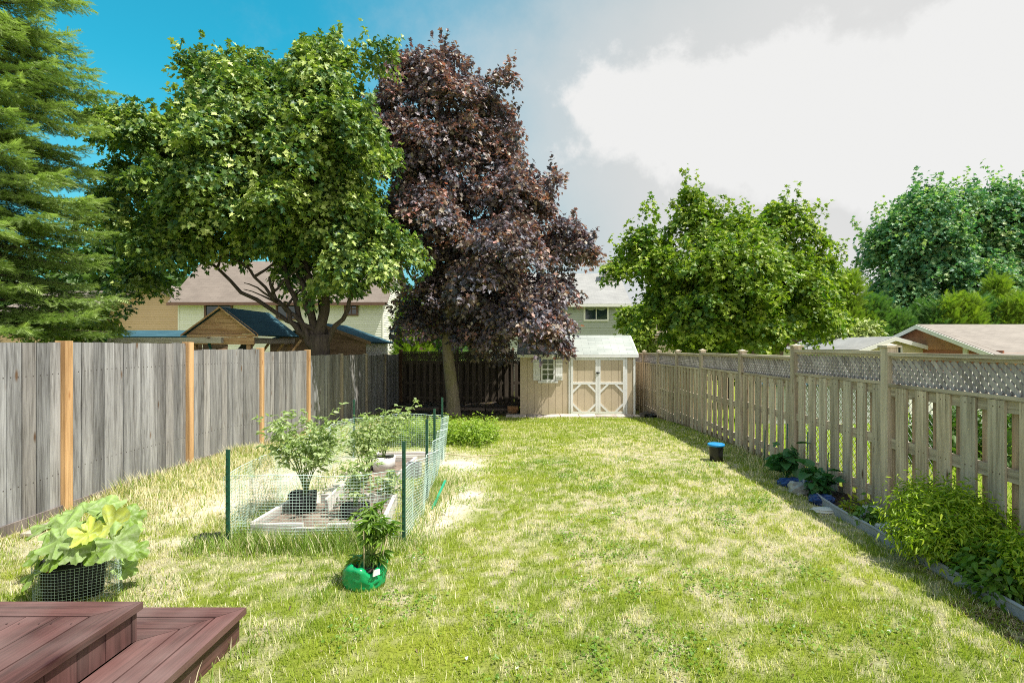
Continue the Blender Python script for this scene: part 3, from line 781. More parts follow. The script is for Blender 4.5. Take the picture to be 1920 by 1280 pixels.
# chain link just beyond
def chain():
    t = thing('chain_link_fence', 'galvanised chain link fence seen through the gaps of the lattice fence', 'fence', (3.72, 6, 0))
    mb = MB(); y0, y1, H, s = 4.9, 7.6, 1.12, .075
    n = int((y1-y0)/s)
    for sg in (1, -1):
        for i in range(-int(H/s)-1, n+1):
            ua, va, ub, vb = (i*s, 0, i*s+H, H) if sg > 0 else (i*s, H, i*s+H, 0)
            L = y1-y0; ta = max(0, -ua/H); tb = min(1, (L-ua)/H)
            if tb-ta < .05: continue
            a = (3.72, y0+ua+H*ta, .04+va+(vb-va)*ta); b = (3.72, y0+ua+H*tb, .04+va+(vb-va)*tb)
            mb.tube([a, b], .0025, 4, cap=False)
    mb.build('wire_panel', M['wire'], t)
    for y in (4.9, 7.6): mb = MB(); mb.tube([(3.72, y, -.1), (3.72, y, 1.2)], .022, 10); mb.build('post', M['wire'], t)
    mb = MB(); mb.tube([(3.72, 4.9, 1.17), (3.72, 7.6, 1.17)], .016, 8); mb.build('rail', M['wire'], t)
chain()

# ================================================================== SHED
def window(parent, o, u, w, h, fm, nrm, fr=.06, mull=(1, 0), pane=None, curtain=False, depth=.05):
    """o = lower-left corner on the wall, u = unit vector along the wall"""
    o = Vector(o); u = Vector(u); n = Vector(nrm); Z = Vector((0, 0, 1)); mb = MB()
    def q(a0, a1, b0, b1, d=depth): mb.slab([o+u*a0+Z*b0+n*.004, o+u*a1+Z*b0+n*.004, o+u*a1+Z*b1+n*.004, o+u*a0+Z*b1+n*.004], n*d)
    q(0, w, 0, fr); q(0, w, h-fr, h); q(0, fr, fr, h-fr); q(w-fr, w, fr, h-fr)
    iw, ih = w-2*fr, h-2*fr; m = fr*.45
    for i in range(mull[0]): x = fr+iw*(i+1)/(mull[0]+1); q(x-m/2, x+m/2, fr, h-fr, depth*.6)
    for i in range(mull[1]): z = fr+ih*(i+1)/(mull[1]+1); mm = m*(1.8 if mull[1] == 3 and i == 1 else 1); q(fr, w-fr, z-mm/2, z+mm/2, depth*.55)
    f = mb.build('window', fm, parent)
    mb = MB(); mb.slab([o+u*fr+Z*fr+n*.006, o+u*(w-fr)+Z*fr+n*.006, o+u*(w-fr)+Z*(h-fr)+n*.006, o+u*fr+Z*(h-fr)+n*.006], n*.008)
    mb.build('pane', pane or M['pane'], f)
    if curtain:
        mb = MB(); k = 12
        pts = [o+u*fr+Z*(h-fr)+n*.016, o+u*(w-fr)+Z*(h-fr)+n*.016]
        low = [o+u*(fr+iw*(1-i/k))+Z*(h-fr-ih*(.22+.16*abs(math.sin(2*math.pi*i/k))))+n*.016 for i in range(k+1)]
        mb.slab(pts+low, n*.003); mb.build('curtain', M['curtain'], f)
    return f
def shed():
    Y = 15.2; zb = -.36; zt = 1.32; x0 = -.375; x1 = 2.90; Yb = 17.5; ym = (Y+Yb)/2
    t = thing('garden_shed', 'tan painted garden shed with white trimmed double doors and pale shingle roof', 'shed', (1.26, Y, zb))
    mb = MB(); mb.box(x0+.01, x1-.01, Y+.012, Yb, zb, zt); mb.build('wall_backing', M['groove'], t)
    mb = MB(); x = x0
    while x < x1-.01:
        w = min(.198, x1-x); a, b = x+.004, x+w-.004
        for (s0, s1, q0, q1) in ((a, b, zb, zt),):
            v = random.uniform(.97, 1.03); mb.box(s0, s1, Y, Y+.011, q0, q1, (v, v, v))
        x += .2
    for y in np.arange(Y+.02, Yb, .2):
        mb.box(x1-.009, x1+.003, y+.004, min(y+.196, Yb), zb, zt)
        mb.box(x0-.003, x0+.009, y+.004, min(y+.196, Yb), zb, zt)
    for xx, sg in ((x0, -1), (x1, 1)): mb.slab([(xx-.006, Y+.01, zt), (xx-.006, Yb, zt), (xx-.006, ym, zt+.56)], (.012, 0, 0))
    mb.build('wall', M['shed_tan'], t)
    # doors
    Z0, Z1 = zb+.02, zt-.06
    for i, (a, b) in enumerate(((1.065, 1.835), (1.845, 2.615))):
        mb = MB(); xx = a+.005
        while xx < b-.01: mb.box(xx, min(xx+.186, b-.002), Y-.012, Y-.001, Z0, Z1); xx += .192
        d = mb.build('door', M['shed_tan'], t)
        mb = MB(); f = .066; y0, y1 = Y-.034, Y-.013; zm = zb+.86
        mb.box(a, a+f, y0, y1, Z0, Z1); mb.box(b-f, b, y0, y1, Z0, Z1); mb.box(a+f, b-f, y0, y1, Z0, Z0+f); mb.box(a+f, b-f, y0, y1, Z1-f, Z1); mb.box(a+f, b-f, y0, y1, zm, zm+f)
        c = .17; dy = (0, .017, 0)
        for (cx, cz, sx, sz) in ((a+f, Z0+f, 1, 1), (b-f, Z0+f, -1, 1), (a+f, zm, 1, -1), (b-f, zm, -1, -1)):
            e = .075
            mb.slab([(cx, y0+.002, cz+sz*c), (cx, y0+.002, cz+sz*(c+e)), (cx+sx*(c+e), y0+.002, cz), (cx+sx*c, y0+.002, cz)], dy)
        mb.build('door_frame', M['shed_trim'], d)
        if i == 0:
            mb = MB(); mb.box(b-.05, b+.05, Y-.050, Y-.035, .82, .85); mb.tube([(b-.012, Y-.052, .80), (b-.012, Y-.052, .86)], .014, 10); mb.build('latch', M['black_plastic'], d)
    mb = MB(); mb.box(1.005, 1.06, Y-.02, Y-.001, zb+.01, zt-.01); mb.box(2.62, 2.675, Y-.02, Y-.001, zb+.01, zt-.01); mb.box(1.062, 2.618, Y-.02, Y-.001, zt-.056, zt-.012)
    mb.box(x1-.05, x1+.006, Y-.016, Y-.001, zb, zt-.02)
    mb.build('door_surround', M['shed_trim'], t)
    window(t, (.215, Y-.004, .60), (1, 0, 0), .40, .66, M['shed_trim'], (0, -1, 0), .045, (1, 3))
    mb = MB(); mb.box(.13, .70, Y-.07, Y-.006, .545, .597); mb.build('window_sill', M['shed_trim'], t)
    for a in (.00, .632):
        mb = MB()
        for i in range(3): mb.box(a+i*.067, a+.063+i*.067, Y-.03, Y-.006, .62, 1.22)
        mb.box(a+.002, a+.196, Y-.046, Y-.031, .71, .77); mb.box(a+.002, a+.196, Y-.046, Y-.031, 1.07, 1.13); mb.build('shutter', M['shed_trim'], t)
    rz = zt+.60; oh = .06
    mb = MB()
    mb.roof((x0-.09, Y-oh, zt+.035), (x1+.07, Y-oh, zt+.035), (x1+.07, ym, rz), (x0-.09, ym, rz), .03)
    mb.roof((x1+.07, Yb+oh, zt+.035), (x0-.09, Yb+oh, zt+.035), (x0-.09, ym, rz), (x1+.07, ym, rz), .03)
    mb.build('roof', M['roof_pale'], t)
    mb = MB(); mb.box(x0-.09, x1+.07, Y-oh-.016, Y-oh+.006, zt-.055, zt+.024); mb.box(x0-.09, x1+.07, Y-oh+.007, Y-.002, zt-.03, zt-.012)
    mb.slab([(x1+.072, Y-oh, zt+.03), (x1+.072, ym, rz-.005), (x1+.072, ym, rz-.09), (x1+.072, Y-oh, zt-.05)], (.015, 0, 0))
    mb.slab([(x1+.072, Yb+oh, zt+.03), (x1+.072, ym+.001, rz-.005), (x1+.072, ym+.001, rz-.09), (x1+.072, Yb+oh, zt-.05)], (.015, 0, 0))
    mb.build('fascia', M['shed_trim'], t)
    mb = MB(); mb.box(x0+.03, x1-.03, Y+.03, Yb-.03, -.56, zb); mb.build('skid', M['timber'], t)
shed()

# ================================================================== HOUSES
def gable_lim(L, zt, za):
    return lambda z: (0, L) if z <= zt else ((z-zt)/(za-zt)*L/2, L-(z-zt)/(za-zt)*L/2)
def white_house():
    Y = 26; x0 = -17.3; x1 = -7.33; Yb = 30.6; ym = (Y+Yb)/2; zb = -1; zt = 3.93; za = 6.0
    t = thing('cream_house', 'cream sided two storey house with brown roof behind the green maple', 'house', (-12, Y, zb))
    mb = MB(); mb.wall((x0, Y), (x1, Y), .9, zt, .115); mb.wall((x1, Y+.001), (x1, Yb), 1.25, za, .115, gable_lim(Yb-Y, zt, za)); mb.wall((x1, Yb), (x0, Yb), zb, zt, .3); mb.wall((x0, Yb), (x0, Y), zb, za, .2, gable_lim(Yb-Y, zt, za))
    mb.build('wall', M['white_siding'], t)
    mb = MB(); mb.roof((x0, Y, zb), (x1+.02, Y, zb), (x1+.02, Y-.001, .9), (x0, Y-.001, .9), .02); mb.roof((x1+.01, Y, zb), (x1+.01, Yb, zb), (x1+.01, Yb, 1.25), (x1+.01, Y, 1.25), .02); mb.build('brick_base', M['brick_pale'], t)
    for a, b in ((x1-.05, x1+.022), (x0-.02, x0+.06)): mb = MB(); mb.box(a, b, Y-.022, Y+.05, .9, zt); mb.build('corner_trim', M['white'], t)
    mb = MB(); o = .35; k = (za-zt)/(ym-Y)
    mb.roof((x0-.3, Y-o, zt-o*k+.08), (x1+.3, Y-o, zt-o*k+.08), (x1+.3, ym, za+.08), (x0-.3, ym, za+.08), .07)
    mb.roof((x1+.3, Yb+o, zt-o*k+.08), (x0-.3, Yb+o, zt-o*k+.08), (x0-.3, ym, za+.08), (x1+.3, ym, za+.08), .07)
    mb.build('roof', M['roof_brown'], t)
    mb = MB(); mb.box(x0-.3, x1+.3, Y-o-.09, Y-o+.01, zt-o*k-.07, zt-o*k+.05); mb.build('gutter', M['brown_trim'], t)
    for (a, b, c, d, mu) in ((384, 437, 563, 600, 0), (518, 559, 565, 600, 0), (646, 672, 566, 592, 1)):
        p = W(a, d, Y); q = W(b, c, Y); window(t, (p.x, Y-.016, p.z), (1, 0, 0), q.x-p.x, q.z-p.z, M['brown_trim'], (0, -1, 0), .09, (1 if not mu else 1, mu))
    window(t, (x1+.016, 28.2, 2.2), (0, 1, 0), .55, 1.1, M['brown_trim'], (1, 0, 0), .08, (0, 1))
    mb = MB(); mb.tube([(x1+.08, Yb-.15, zt), (x1+.08, Yb-.15, 1.6), (x1+.25, Yb-.15, 1.1), (x1+.25, Yb-.15, -.8)], .045, 8); mb.build('downpipe', M['brown_trim'], t)
white_house()
def tan_house():
    Y = 28.2; x0 = -23.1; x1 = -17.1; zt = 3.3; za = 4.85; L = x1-x0; Yb = 36
    t = thing('tan_house', 'tan sided house with low brown gable roof at far left beside the cream house', 'house', (-20, Y, -1))
    mb = MB(); mb.wall((x0, Y), (x1, Y), -1, za, .125, gable_lim(L, zt, za)); mb.wall((x1, Y), (x1, Yb), -1, zt, .125); mb.wall((x0, Yb), (x0, Y), -1, zt, .3); mb.build('wall', M['tan_siding'], t)
    k = (za-zt)/(L/2); o = .45; xm = (x0+x1)/2; e = .45
    mb = MB()
    mb.roof((x0-o, Yb, zt-o*k+.08), (x0-o, Y-e, zt-o*k+.08), (xm, Y-e, za+.08), (xm, Yb, za+.08), .07)
    mb.roof((x1+o, Y-e, zt-o*k+.08), (x1+o, Yb, zt-o*k+.08), (xm, Yb, za+.08), (xm, Y-e, za+.08), .07)
    # lower wing at the left whose eave returns along the gable
    mb.roof((x0-5, Y-1.1, zt-.15), (x0+.9, Y-1.1, zt-.15), (x0+.9, Y+3, zt+1.5), (x0-5, Y+3, zt+1.5), .07)
    mb.build('roof', M['roof_brown'], t)
    mb = MB(); mb.wall((x0-4.6, Y-.6), (x0+.6, Y-.6), -1, zt-.1, .125); mb.build('wing_wall', M['tan_siding'], t)
    mb = MB()
    for sx in (-1, 1): mb.slab([(xm, Y-e-.01, za+.04), (xm+sx*(L/2+o), Y-e-.01, zt-o*k+.04), (xm+sx*(L/2+o), Y-e-.01, zt-o*k-.12), (xm, Y-e-.01, za-.12)], (0, -.03, 0))
    mb.box(x0-5, x0+.9, Y-1.15, Y-1.11, zt-.38, zt-.19); mb.build('fascia', M['roof_brown'], t)
    mb = MB(); mb.slab([(xm-1.5, Y-.03, 4.1), (xm-.9, Y-.03, 4.1), (xm-.85, Y-.03, 4.45)], (0, -.03, 0)); mb.build('gable_vent', M['white'], t)
tan_house()
def grey_house():
    Y = 30; x0 = -2.5; x1 = 5.15; Yb = 38; ym = 34; zb = -1; zt = 4.0; za = 6.1
    t = thing('grey_house', 'grey green sided house with pale grey roof and chimney rising behind the shed', 'house', (2, Y, zb))
    mb = MB(); mb.wall((x0, Y), (x1, Y), zb, zt, .15); mb.wall((x1, Y), (x1, Yb), zb, za, .15, gable_lim(Yb-Y, zt, za)); mb.wall((x0, Yb), (x0, Y), zb, za, .15, gable_lim(Yb-Y, zt, za)); mb.wall((x1, Yb), (x0, Yb), zb, zt, .3)
    mb.build('wall', M['grey_siding'], t)
    k = (za-zt)/(ym-Y); o = .3
    mb = MB(); mb.roof((x0-.3, Y-o, zt-o*k+.1), (x1+.3, Y-o, zt-o*k+.1), (x1+.3, ym, za+.1), (x0-.3, ym, za+.1), .08); mb.roof((x1+.3, Yb+o, zt-o*k+.1), (x0-.3, Yb+o, zt-o*k+.1), (x0-.3, ym, za+.1), (x1+.3, ym, za+.1), .08)
    mb.build('roof', M['roof_grey'], t)
    mb = MB(); mb.box(x0-.3, x1+.3, Y-o-.1, Y-o, zt-o*k-.08, zt-o*k+.08); mb.build('gutter', M['white'], t)
    mb = MB(); mb.box(4.35, 4.98, 32.6, 33.3, 4.8, 6.5, (.75, .72, .7)); mb.box(4.28, 5.05, 32.55, 33.35, 6.5, 6.62); mb.tube([(4.75, 32.95, 6.62), (4.75, 32.95, 6.85)], .13, 12, (.7, .5, .4)); mb.build('chimney', M['block'], t)
    p = W(1094, 602, Y); window(t, (p.x, Y-.018, p.z), (1, 0, 0), 1.42, 1.0, M['white'], (0, -1, 0), .1, (1, 0), curtain=True)
grey_house()
def pink_shed():
    t = thing('brick_house', 'pale pink brick house corner with brown roof beyond the grey house', 'house', (7, 36, -1))
    mb = MB(); mb.roof((5.5, 36, -1), (9.5, 36, -1), (9.5, 35.99, 2.85), (5.5, 35.99, 2.85), .2); mb.roof((5.5, 40, -1), (5.5, 36, -1), (5.5, 36, 2.85), (5.5, 40, 2.85), .1); mb.build('wall', paint('pink_brick', (.58, .47, .40), .9, .1), t)
    mb = MB(); mb.roof((6.7, 35.6, 2.3), (13, 35.6, 2.3), (13, 38, 4.1), (8.2, 38, 4.1), .1); mb.build('roof', M['roof_brown'], t)
pink_shed()
def dark_house():
    t = thing('brown_house', 'dark brown house mostly hidden behind the sunny maple', 'house', (16, 34, -1))
    mb = MB(); mb.wall((15.2, 34), (20.5, 34), -1, 2.6, .15); mb.wall((15.2, 40), (15.2, 34), -1, 2.6, .15); mb.build('wall', M['brown_trim'], t)
    mb = MB(); mb.roof((14.8, 33.6, 2.6), (21, 33.6, 2.6), (21, 37, 4.0), (14.8, 37, 4.0), .1); mb.build('roof', M['roof_brown'], t)
dark_house()
def yellow_garage():
    Y = 20; xm = 13.4; x0, x1 = 12.05, 15.2; zt = 1.45; za = 1.95; Yb = 26
    t = thing('yellow_garage', 'pale yellow garage with grey shingle roof and white barge boards beyond the lattice fence', 'garage', (13.5, Y, -.8))
    L = x1-x0; f = (xm-x0)/L
    lim = lambda z: (0, L) if z <= zt else ((z-zt)/(za-zt)*(xm-x0), L-(z-zt)/(za-zt)*(x1-xm))
    mb = MB(); mb.wall((x0+.15, Y), (x1-.15, Y), -.9, za-.1, .12, lambda z: (0, L-.3) if z <= zt-.08 else ((z-zt+.08)/(za-zt)*(xm-x0-.1), L-.3-(z-zt+.08)/(za-zt)*(x1-xm-.1))); mb.wall((x0+.15, Yb), (x0+.15, Y), -.9, zt-.05, .12); mb.wall((x1-.15, Y), (x1-.15, Yb), -.9, zt-.05, .12); mb.build('wall', M['yellow_wall'], t)
    mb = MB()
    mb.roof((x0, Yb, zt), (x0, Y-.25, zt), (xm, Y-.25, za), (xm, Yb, za), .05); mb.roof((x1, Y-.25, zt), (x1, Yb, zt), (xm, Yb, za), (xm, Y-.25, za), .05); mb.build('roof', M['roof_grey'], t)
    mb = MB()
    for e, z in ((x0, zt), (x1, zt)): mb.slab([(xm, Y-.26, za-.02), (e, Y-.26, z-.02), (e, Y-.26, z-.17), (xm, Y-.26, za-.17)], (0, -.03, 0))
    mb.build('barge_board', M['white'], t)
    window(t, (12.95, Y-.016, 1.2), (1, 0, 0), .85, .4, M['white'], (0, -1, 0), .06, (1, 0))
yellow_garage()
def brown_garage():
    xg = 14.0+.6; x1 = 26; Y0, Y1, zt, za = 16.6, 23.2, 1.37, 2.40; ym = (Y0+Y1)/2
    t = thing('brown_garage', 'rust brown sided garage with tan shingle roof at the right edge', 'garage', (18, 18, -.8))
    mb = MB(); L = Y1-Y0; mb.wall((xg, Y1), (xg, Y0), 1.45, za-.05, .16, lambda z: ((z-zt)/(za-zt)*L/2, L-(z-zt)/(za-zt)*L/2)); mb.wall((xg, Y0), (x1, Y0), -.9, zt, .16); mb.build('wall', M['brown_siding'], t)
    mb = MB(); mb.slab([(xg+.01, Y0, -.9), (xg+.01, Y1, -.9), (xg+.01, Y1, 1.45), (xg+.01, Y0, 1.45)], (.05, 0, 0)); mb.build('gable_panel', M['rust_panel'], t)
    mb = MB(); e = .3; mb.roof((xg-e, Y0-.3, zt-.1), (x1, Y0-.3, zt-.1), (x1, ym, za), (xg-e, ym, za), .06); mb.roof((x1, Y1+.3, zt-.1), (xg-e, Y1+.3, zt-.1), (xg-e, ym, za), (x1, ym, za), .06); mb.build('roof', M['roof_tan'], t)
    mb = MB()
    for yy in (Y0-.3, Y1+.3): mb.slab([(xg-e-.005, ym, za-.02), (xg-e-.005, yy, zt-.12), (xg-e-.005, yy, zt-.27), (xg-e-.005, ym, za-.17)], (-.03, 0, 0))
    mb.build('barge_board', M['white'], t)
    mb = MB(); mb.box(xg-.03, xg+.02, Y0+1.3, Y0+1.5, -.9, 1.75); mb.build('trim_board', M['white'], t)
brown_garage()
def neighbour_bits():
    # pale fence/wall of the next garden seen through the slats
    t = thing('grey_shed', 'low grey storage shed standing on the neighbouring lawn behind the fence slats', 'shed', (6, 12, -.3))
    mb = MB(); mb.wall((5.2, 12), (7.6, 12), -.3, .75, .15); mb.wall((5.2, 13.4), (5.2, 12), -.3, .75, .15); mb.build('wall', M['grey_siding'], t)
    mb = MB(); mb.roof((5.05, 11.85, .75), (7.75, 11.85, .75), (7.75, 13.5, 1.0), (5.05, 13.5, 1.0), .05); mb.build('roof', M['roof_teal'], t)
    mb = MB(); Y = 11.2
    for i in range(34):
        x = 7.9+i*.15; mb.box(x, x+.143, Y, Y+.02, -.15, 1.05, (random.uniform(.9, 1.1),)*3)
    for z in (.2, .9): mb.box(7.9, 13.0, Y+.022, Y+.06, z, z+.08)
    mb.build('white_board_fence', M['white'], label='whitewashed board fence across the neighbouring garden', cat='fence')
neighbour_bits()

# ================================================================== PLAY SET and outbuildings on the left
def playset():
    Y = 12.4; zt = 1.85; za = 2.50; x0, x1 = -8.12, -6.40; xm = -7.23; Yb = 14.6
    t = thing('play_set', 'cedar play tower with teal shingle roof and a long pale swing beam', 'play set', (xm, Y, -.2))
    n = 7; mb = MB()
    for i in range(n):
        a = zt+.02+(za-.04-zt)*i/n; b = zt+.02+(za-.04-zt)*(i+1)/n-.004
        wa = (1-(a-zt)/(za-zt))*.86; wb = (1-(b-zt)/(za-zt))*.86; v = random.uniform(.85, 1.15)
        mb.slab([(xm-wa, Y, a), (xm+wa, Y, a), (xm+wb, Y, b), (xm-wb, Y, b)], (0, .02, 0), (v, v, v))
    mb.build('gable_boards', M['play_wood'], t)
    mb = MB(); mb.roof((x0, Yb, zt), (x0, Y-.1, zt), (xm, Y-.1, za), (xm, Yb, za), .03); mb.roof((x1, Y-.1, zt), (x1, Yb, zt), (xm, Yb, za), (xm, Y-.1, za), .03); mb.build('roof', M['roof_teal'], t)
    mb = MB()
    for e in (x0, x1): mb.slab([(xm, Y-.11, za+.005), (e, Y-.11, zt+.005), (e, Y-.11, zt-.035), (xm, Y-.11, za-.035)], (0, -.02, 0))
    mb.build('barge_board', M['play_wood'], t)
    mb = MB(); mb.box(xm-.75, xm+.75, Y-.03, Y+.01, zt-.22, zt-.06); mb.box(xm-.8, xm+.85, Y-.045, Y-.032, zt-.05, zt+.012); mb.build('beam', M['play_wood'], t)
    for e in (.66, -.70): mb = MB(); mb.box(xm+e, xm+e+.04, Y+.02, Yb, zt-.2, zt-.06); mb.build('beam', M['rail_tan'], t)
    for x, y in ((xm-.68, Y+.06), (xm+.6, Y+.06), (xm-.68, Yb-.06), (xm+.6, Yb-.06)):
        mb = MB(); mb.box(x-.05, x+.05, y-.045, y+.045, -.3, zt-.02); mb.build('post', M['play_post'], t)
    mb = MB()
    for i in range(4): mb.bar((xm-.6+i*.4, Yb-.3, 1.2), (xm-.2+i*.4, Yb-.3, 1.75), .03, .06)
    mb.build('rafter', M['play_wood'], t)
    mb = MB(); mb.box(-10.0, -7.0, Y-.45, Y-.35, 1.66, 1.78); mb.build('swing_beam', M['pale_beam'], t)
    mb = MB(); mb.box(-9.85, -9.55, Y-.47, Y-.33, 1.70, 1.83); mb.build('bracket', M['green_plastic'], t)
    mb = MB(); mb.bar((-9.75, Y-.5, 1.75), (-9.6, Y-1.3, -.2), .09, .05); mb.bar((-9.75, Y-.3, 1.75), (-10.1, Y+.5, -.2), .09, .05); mb.build('swing_leg', M['pale_beam'], t)
    mb = MB(); mb.tube([(-7.3, Y-.4, 1.66), (-7.2, Y-.4, 1.35), (-7.0, Y-.4, 1.2)], .03, 8); mb.bar((-6.95, Y+.3, 1.62), (-6.4, Y+.3, 1.1), .02, .25, (.1, .1, .2)); mb.build('slide_hood', M['stake'], t)
    t = thing('low_shed', 'long low shed with dark teal shingle roof behind the swing beam', 'shed', (-12, 15, -.3))
    mb = MB(); mb.roof((-12.8, 15, 1.86), (-9.2, 15, 1.86), (-9.2, 16.6, 2.08), (-12.8, 16.6, 2.08), .05); mb.build('roof', M['roof_teal'], t)
    mb = MB(); mb.wall((-12.6, 15.15), (-9.4, 15.15), -.4, 1.8, .15); mb.wall((-9.4, 15.15), (-9.4, 16.4), -.4, 1.8, .15); mb.build('wall', M['ply'], t)
    Y = 15.4; x1 = -4.74; xm = -6.2; x0 = -7.7; za = 2.27; zt = 1.74; Yb = 17.7
    t = thing('plywood_shed', 'brown plywood shed with dark teal roof tucked behind the green maple trunk', 'shed', (xm, Y, -.4))
    mb = MB(); mb.slab([(x0+.1, Y, -.5), (x1-.1, Y, -.5), (x1-.1, Y, zt), (xm, Y, za-.05), (x0+.1, Y, zt)], (0, .05, 0)); mb.build('front_wall', M['ply'], t)
    mb = MB(); mb.wall((x1-.1, Y), (x1-.1, Yb), -.5, zt, .15); mb.build('side_wall', M['white'], t)
    mb = MB(); mb.roof((x1+.1, Y-.12, zt-.03), (x1+.1, Yb, zt-.03), (xm, Yb, za), (xm, Y-.12, za), .05); mb.roof((x0-.1, Yb, zt-.03), (x0-.1, Y-.12, zt-.03), (xm, Y-.12, za), (xm, Yb, za), .05); mb.build('roof', M['roof_teal'], t)
    mb = MB(); mb.slab([(xm, Y-.13, za+.01), (x1+.1, Y-.13, zt-.02), (x1+.1, Y-.13, zt-.12), (xm, Y-.13, za-.1)], (0, -.02, 0)); mb.build('barge_board', M['ply'], t)
playset()

# ================================================================== TREES
def green_maple():
    Y = 12.0; b = Vector((-4.98, Y, -.25))
    t = thing('maple_tree', 'broad green maple with dark forked trunk behind the board fence', 'tree', b)
    L = lobespec([(540, 225, .2, 125, 90, 1.7), (640, 190, .3, 82, 72, 1.3), (425, 200, .2, 60, 72, 1.0), (470, 320, -.6, 180, 120, 1.9), (300, 320, 0, 95, 95, 1.4), (275, 430, .1, 72, 95, 1.2),
        (640, 330, -.3, 98, 125, 1.6), (400, 415, -.7, 140, 68, 1.5), (590, 415, -.8, 140, 62, 1.5), (690, 470, -.5, 62, 76, 1.1), (285, 540, .2, 58, 42, .8), (345, 480, -.3, 60, 34, .8), (548, 500, 0, 46, 24, .6), (480, 468, .3, 56, 26, .8), (420, 478, .2, 40, 22, .6), (610, 530, .3, 30, 18, .5),
        (668, 562, -.3, 32, 28, .6), (655, 505, -.4, 60, 36, .8), (365, 150, 0, 24, 38, .5), (440, 118, 0, 20, 32, .4), (485, 115, .3, 22, 32, .4), (572, 112, 0, 24, 32, .4), (625, 102, .2, 22, 30, .4),
        (668, 106, .2, 24, 32, .4), (700, 118, .2, 18, 34, .4), (232, 240, .2, 32, 34, .5), (215, 330, 0, 28, 40, .5)], Y)
    crown('crown', L, 5900, 21, .102, [(.028, .090, .040), (.085, .170, .045), (.26, .35, .06), (.56, .62, .22)], M['maple'], t, 21, disc=.24, droop=.3, nb=135, rb=(.38, .8), inner=.07, shoots=.17, slen=.5)
    mb = MB(); f = W(600, 585, Y)
    limb(mb, b, (f.x-.02, Y, f.z-.5), (.05, 0, 0), .27, .21, 14, 9, .02)
    mb.build('trunk', M['bark_dark'], t)
    mb = MB(); o = Vector((f.x-.02, Y, f.z-.66))
    for (px, py, dy, r) in ((505, 520, -.3, .13), (440, 470, -.2, .10), (545, 430, .2, .15), (560, 300, .3, .16), (625, 420, 0, .19), (640, 250, .3, .15), (690, 480, -.2, .12), (320, 420, .1, .10), (590, 480, .8, .12), (490, 300, .2, .12)):
        e = W(px, py, Y+dy); p = limb(mb, o+Vector((random.uniform(-.12, .12), random.uniform(-.1, .1), random.uniform(-.3, .2))), e, ((e.x-o.x)*.12, 0, -.2), r*.62, r*.2, 9, 12, .05)
        twigs(mb, p, .035, 5, 1.1)
    mb.build('branches', M['bark_dark'], t)
green_maple()
def purple_maple():
    Y = 14.9; b = Vector((-2.22, Y, -.42))
    t = thing('purple_maple_tree', 'tall dark purple leaved maple with grey trunk standing beside the shed', 'tree', b)
    L = lobespec([(790, 185, .2, 78, 66, 1.3), (885, 225, .2, 70, 62, 1.2), (745, 275, 0, 68, 85, 1.3), (860, 320, -.3, 120, 100, 1.7), (965, 330, 0, 52, 60, 1.0), (960, 410, -.2, 90, 80, 1.4), (1060, 450, 0, 55, 42, .9),
        (800, 420, -.5, 110, 110, 1.7), (930, 510, -.7, 130, 90, 1.7), (1032, 545, -.3, 52, 52, 1.0), (842, 560, -.4, 84, 70, 1.3), (960, 600, -.6, 92, 48, 1.2), (1005, 645, -.5, 46, 24, .6), (905, 635, -.4, 62, 28, .8),
        (705, 275, .3, 38, 60, .9), (842, 185, .2, 66, 52, 1.1), (845, 555, 1.9, 60, 70, 1.5), (900, 570, 2.1, 110, 75, 1.5), (750, 132, 0, 22, 28, .4), (800, 118, 0, 22, 26, .4), (850, 132, 0, 20, 28, .4), (945, 165, 0, 26, 22, .4), (1040, 345, 0, 26, 18, .5), (1095, 440, 0, 26, 14, .4), (1095, 480, 0, 28, 30, .5), (970, 250, 0, 22, 26, .5), (790, 600, 0, 28, 32, .6), (1040, 610, -.6, 30, 30, .6)], Y)  # the two rearmost lobes are added to the crown to shade the back corner
    crown('crown', L, 5900, 20, .105, [(.036, .048, .072), (.075, .085, .115), (.16, .125, .15), (.25, .22, .15), (.44, .22, .19)], M['purple'], t, 22, disc=.25, droop=.3, nb=145, rb=(.35, .8), inner=.09, shoots=.15, slen=.6)
    mb = MB(); m = W(838, 640, Y); p = [b, b+Vector((0, 0, .12)), b.lerp(m, .3)+Vector((.02, 0, 0)), b.lerp(m, .65), m, W(845, 520, Y), W(850, 380, Y+.1), W(850, 220, Y+.2)]
    mb.tube(p, [.27, .205, .18, .165, .15, .13, .09, .04], 14, rough=.03)
    mb.build('trunk', M['bark_light'], t)
    mb = MB()
    for (z, px, py, dy) in ((600, 760, 500, 0), (590, 960, 560, -.5), (560, 1040, 520, -.2), (520, 900, 430, -.8), (480, 770, 360, .2), (430, 980, 380, 0), (380, 790, 220, 0), (330, 900, 220, .2), (610, 900, 620, -.6), (560, 830, 520, .9)):
        s = W(843, z, Y+.02); pt = limb(mb, s, W(px, py, Y+dy), (0, 0, -.15), .075, .02, 7, 9, .04); twigs(mb, pt, .022, 4, .9)
    mb.build('branches', M['bark_dark'], t)
purple_maple()
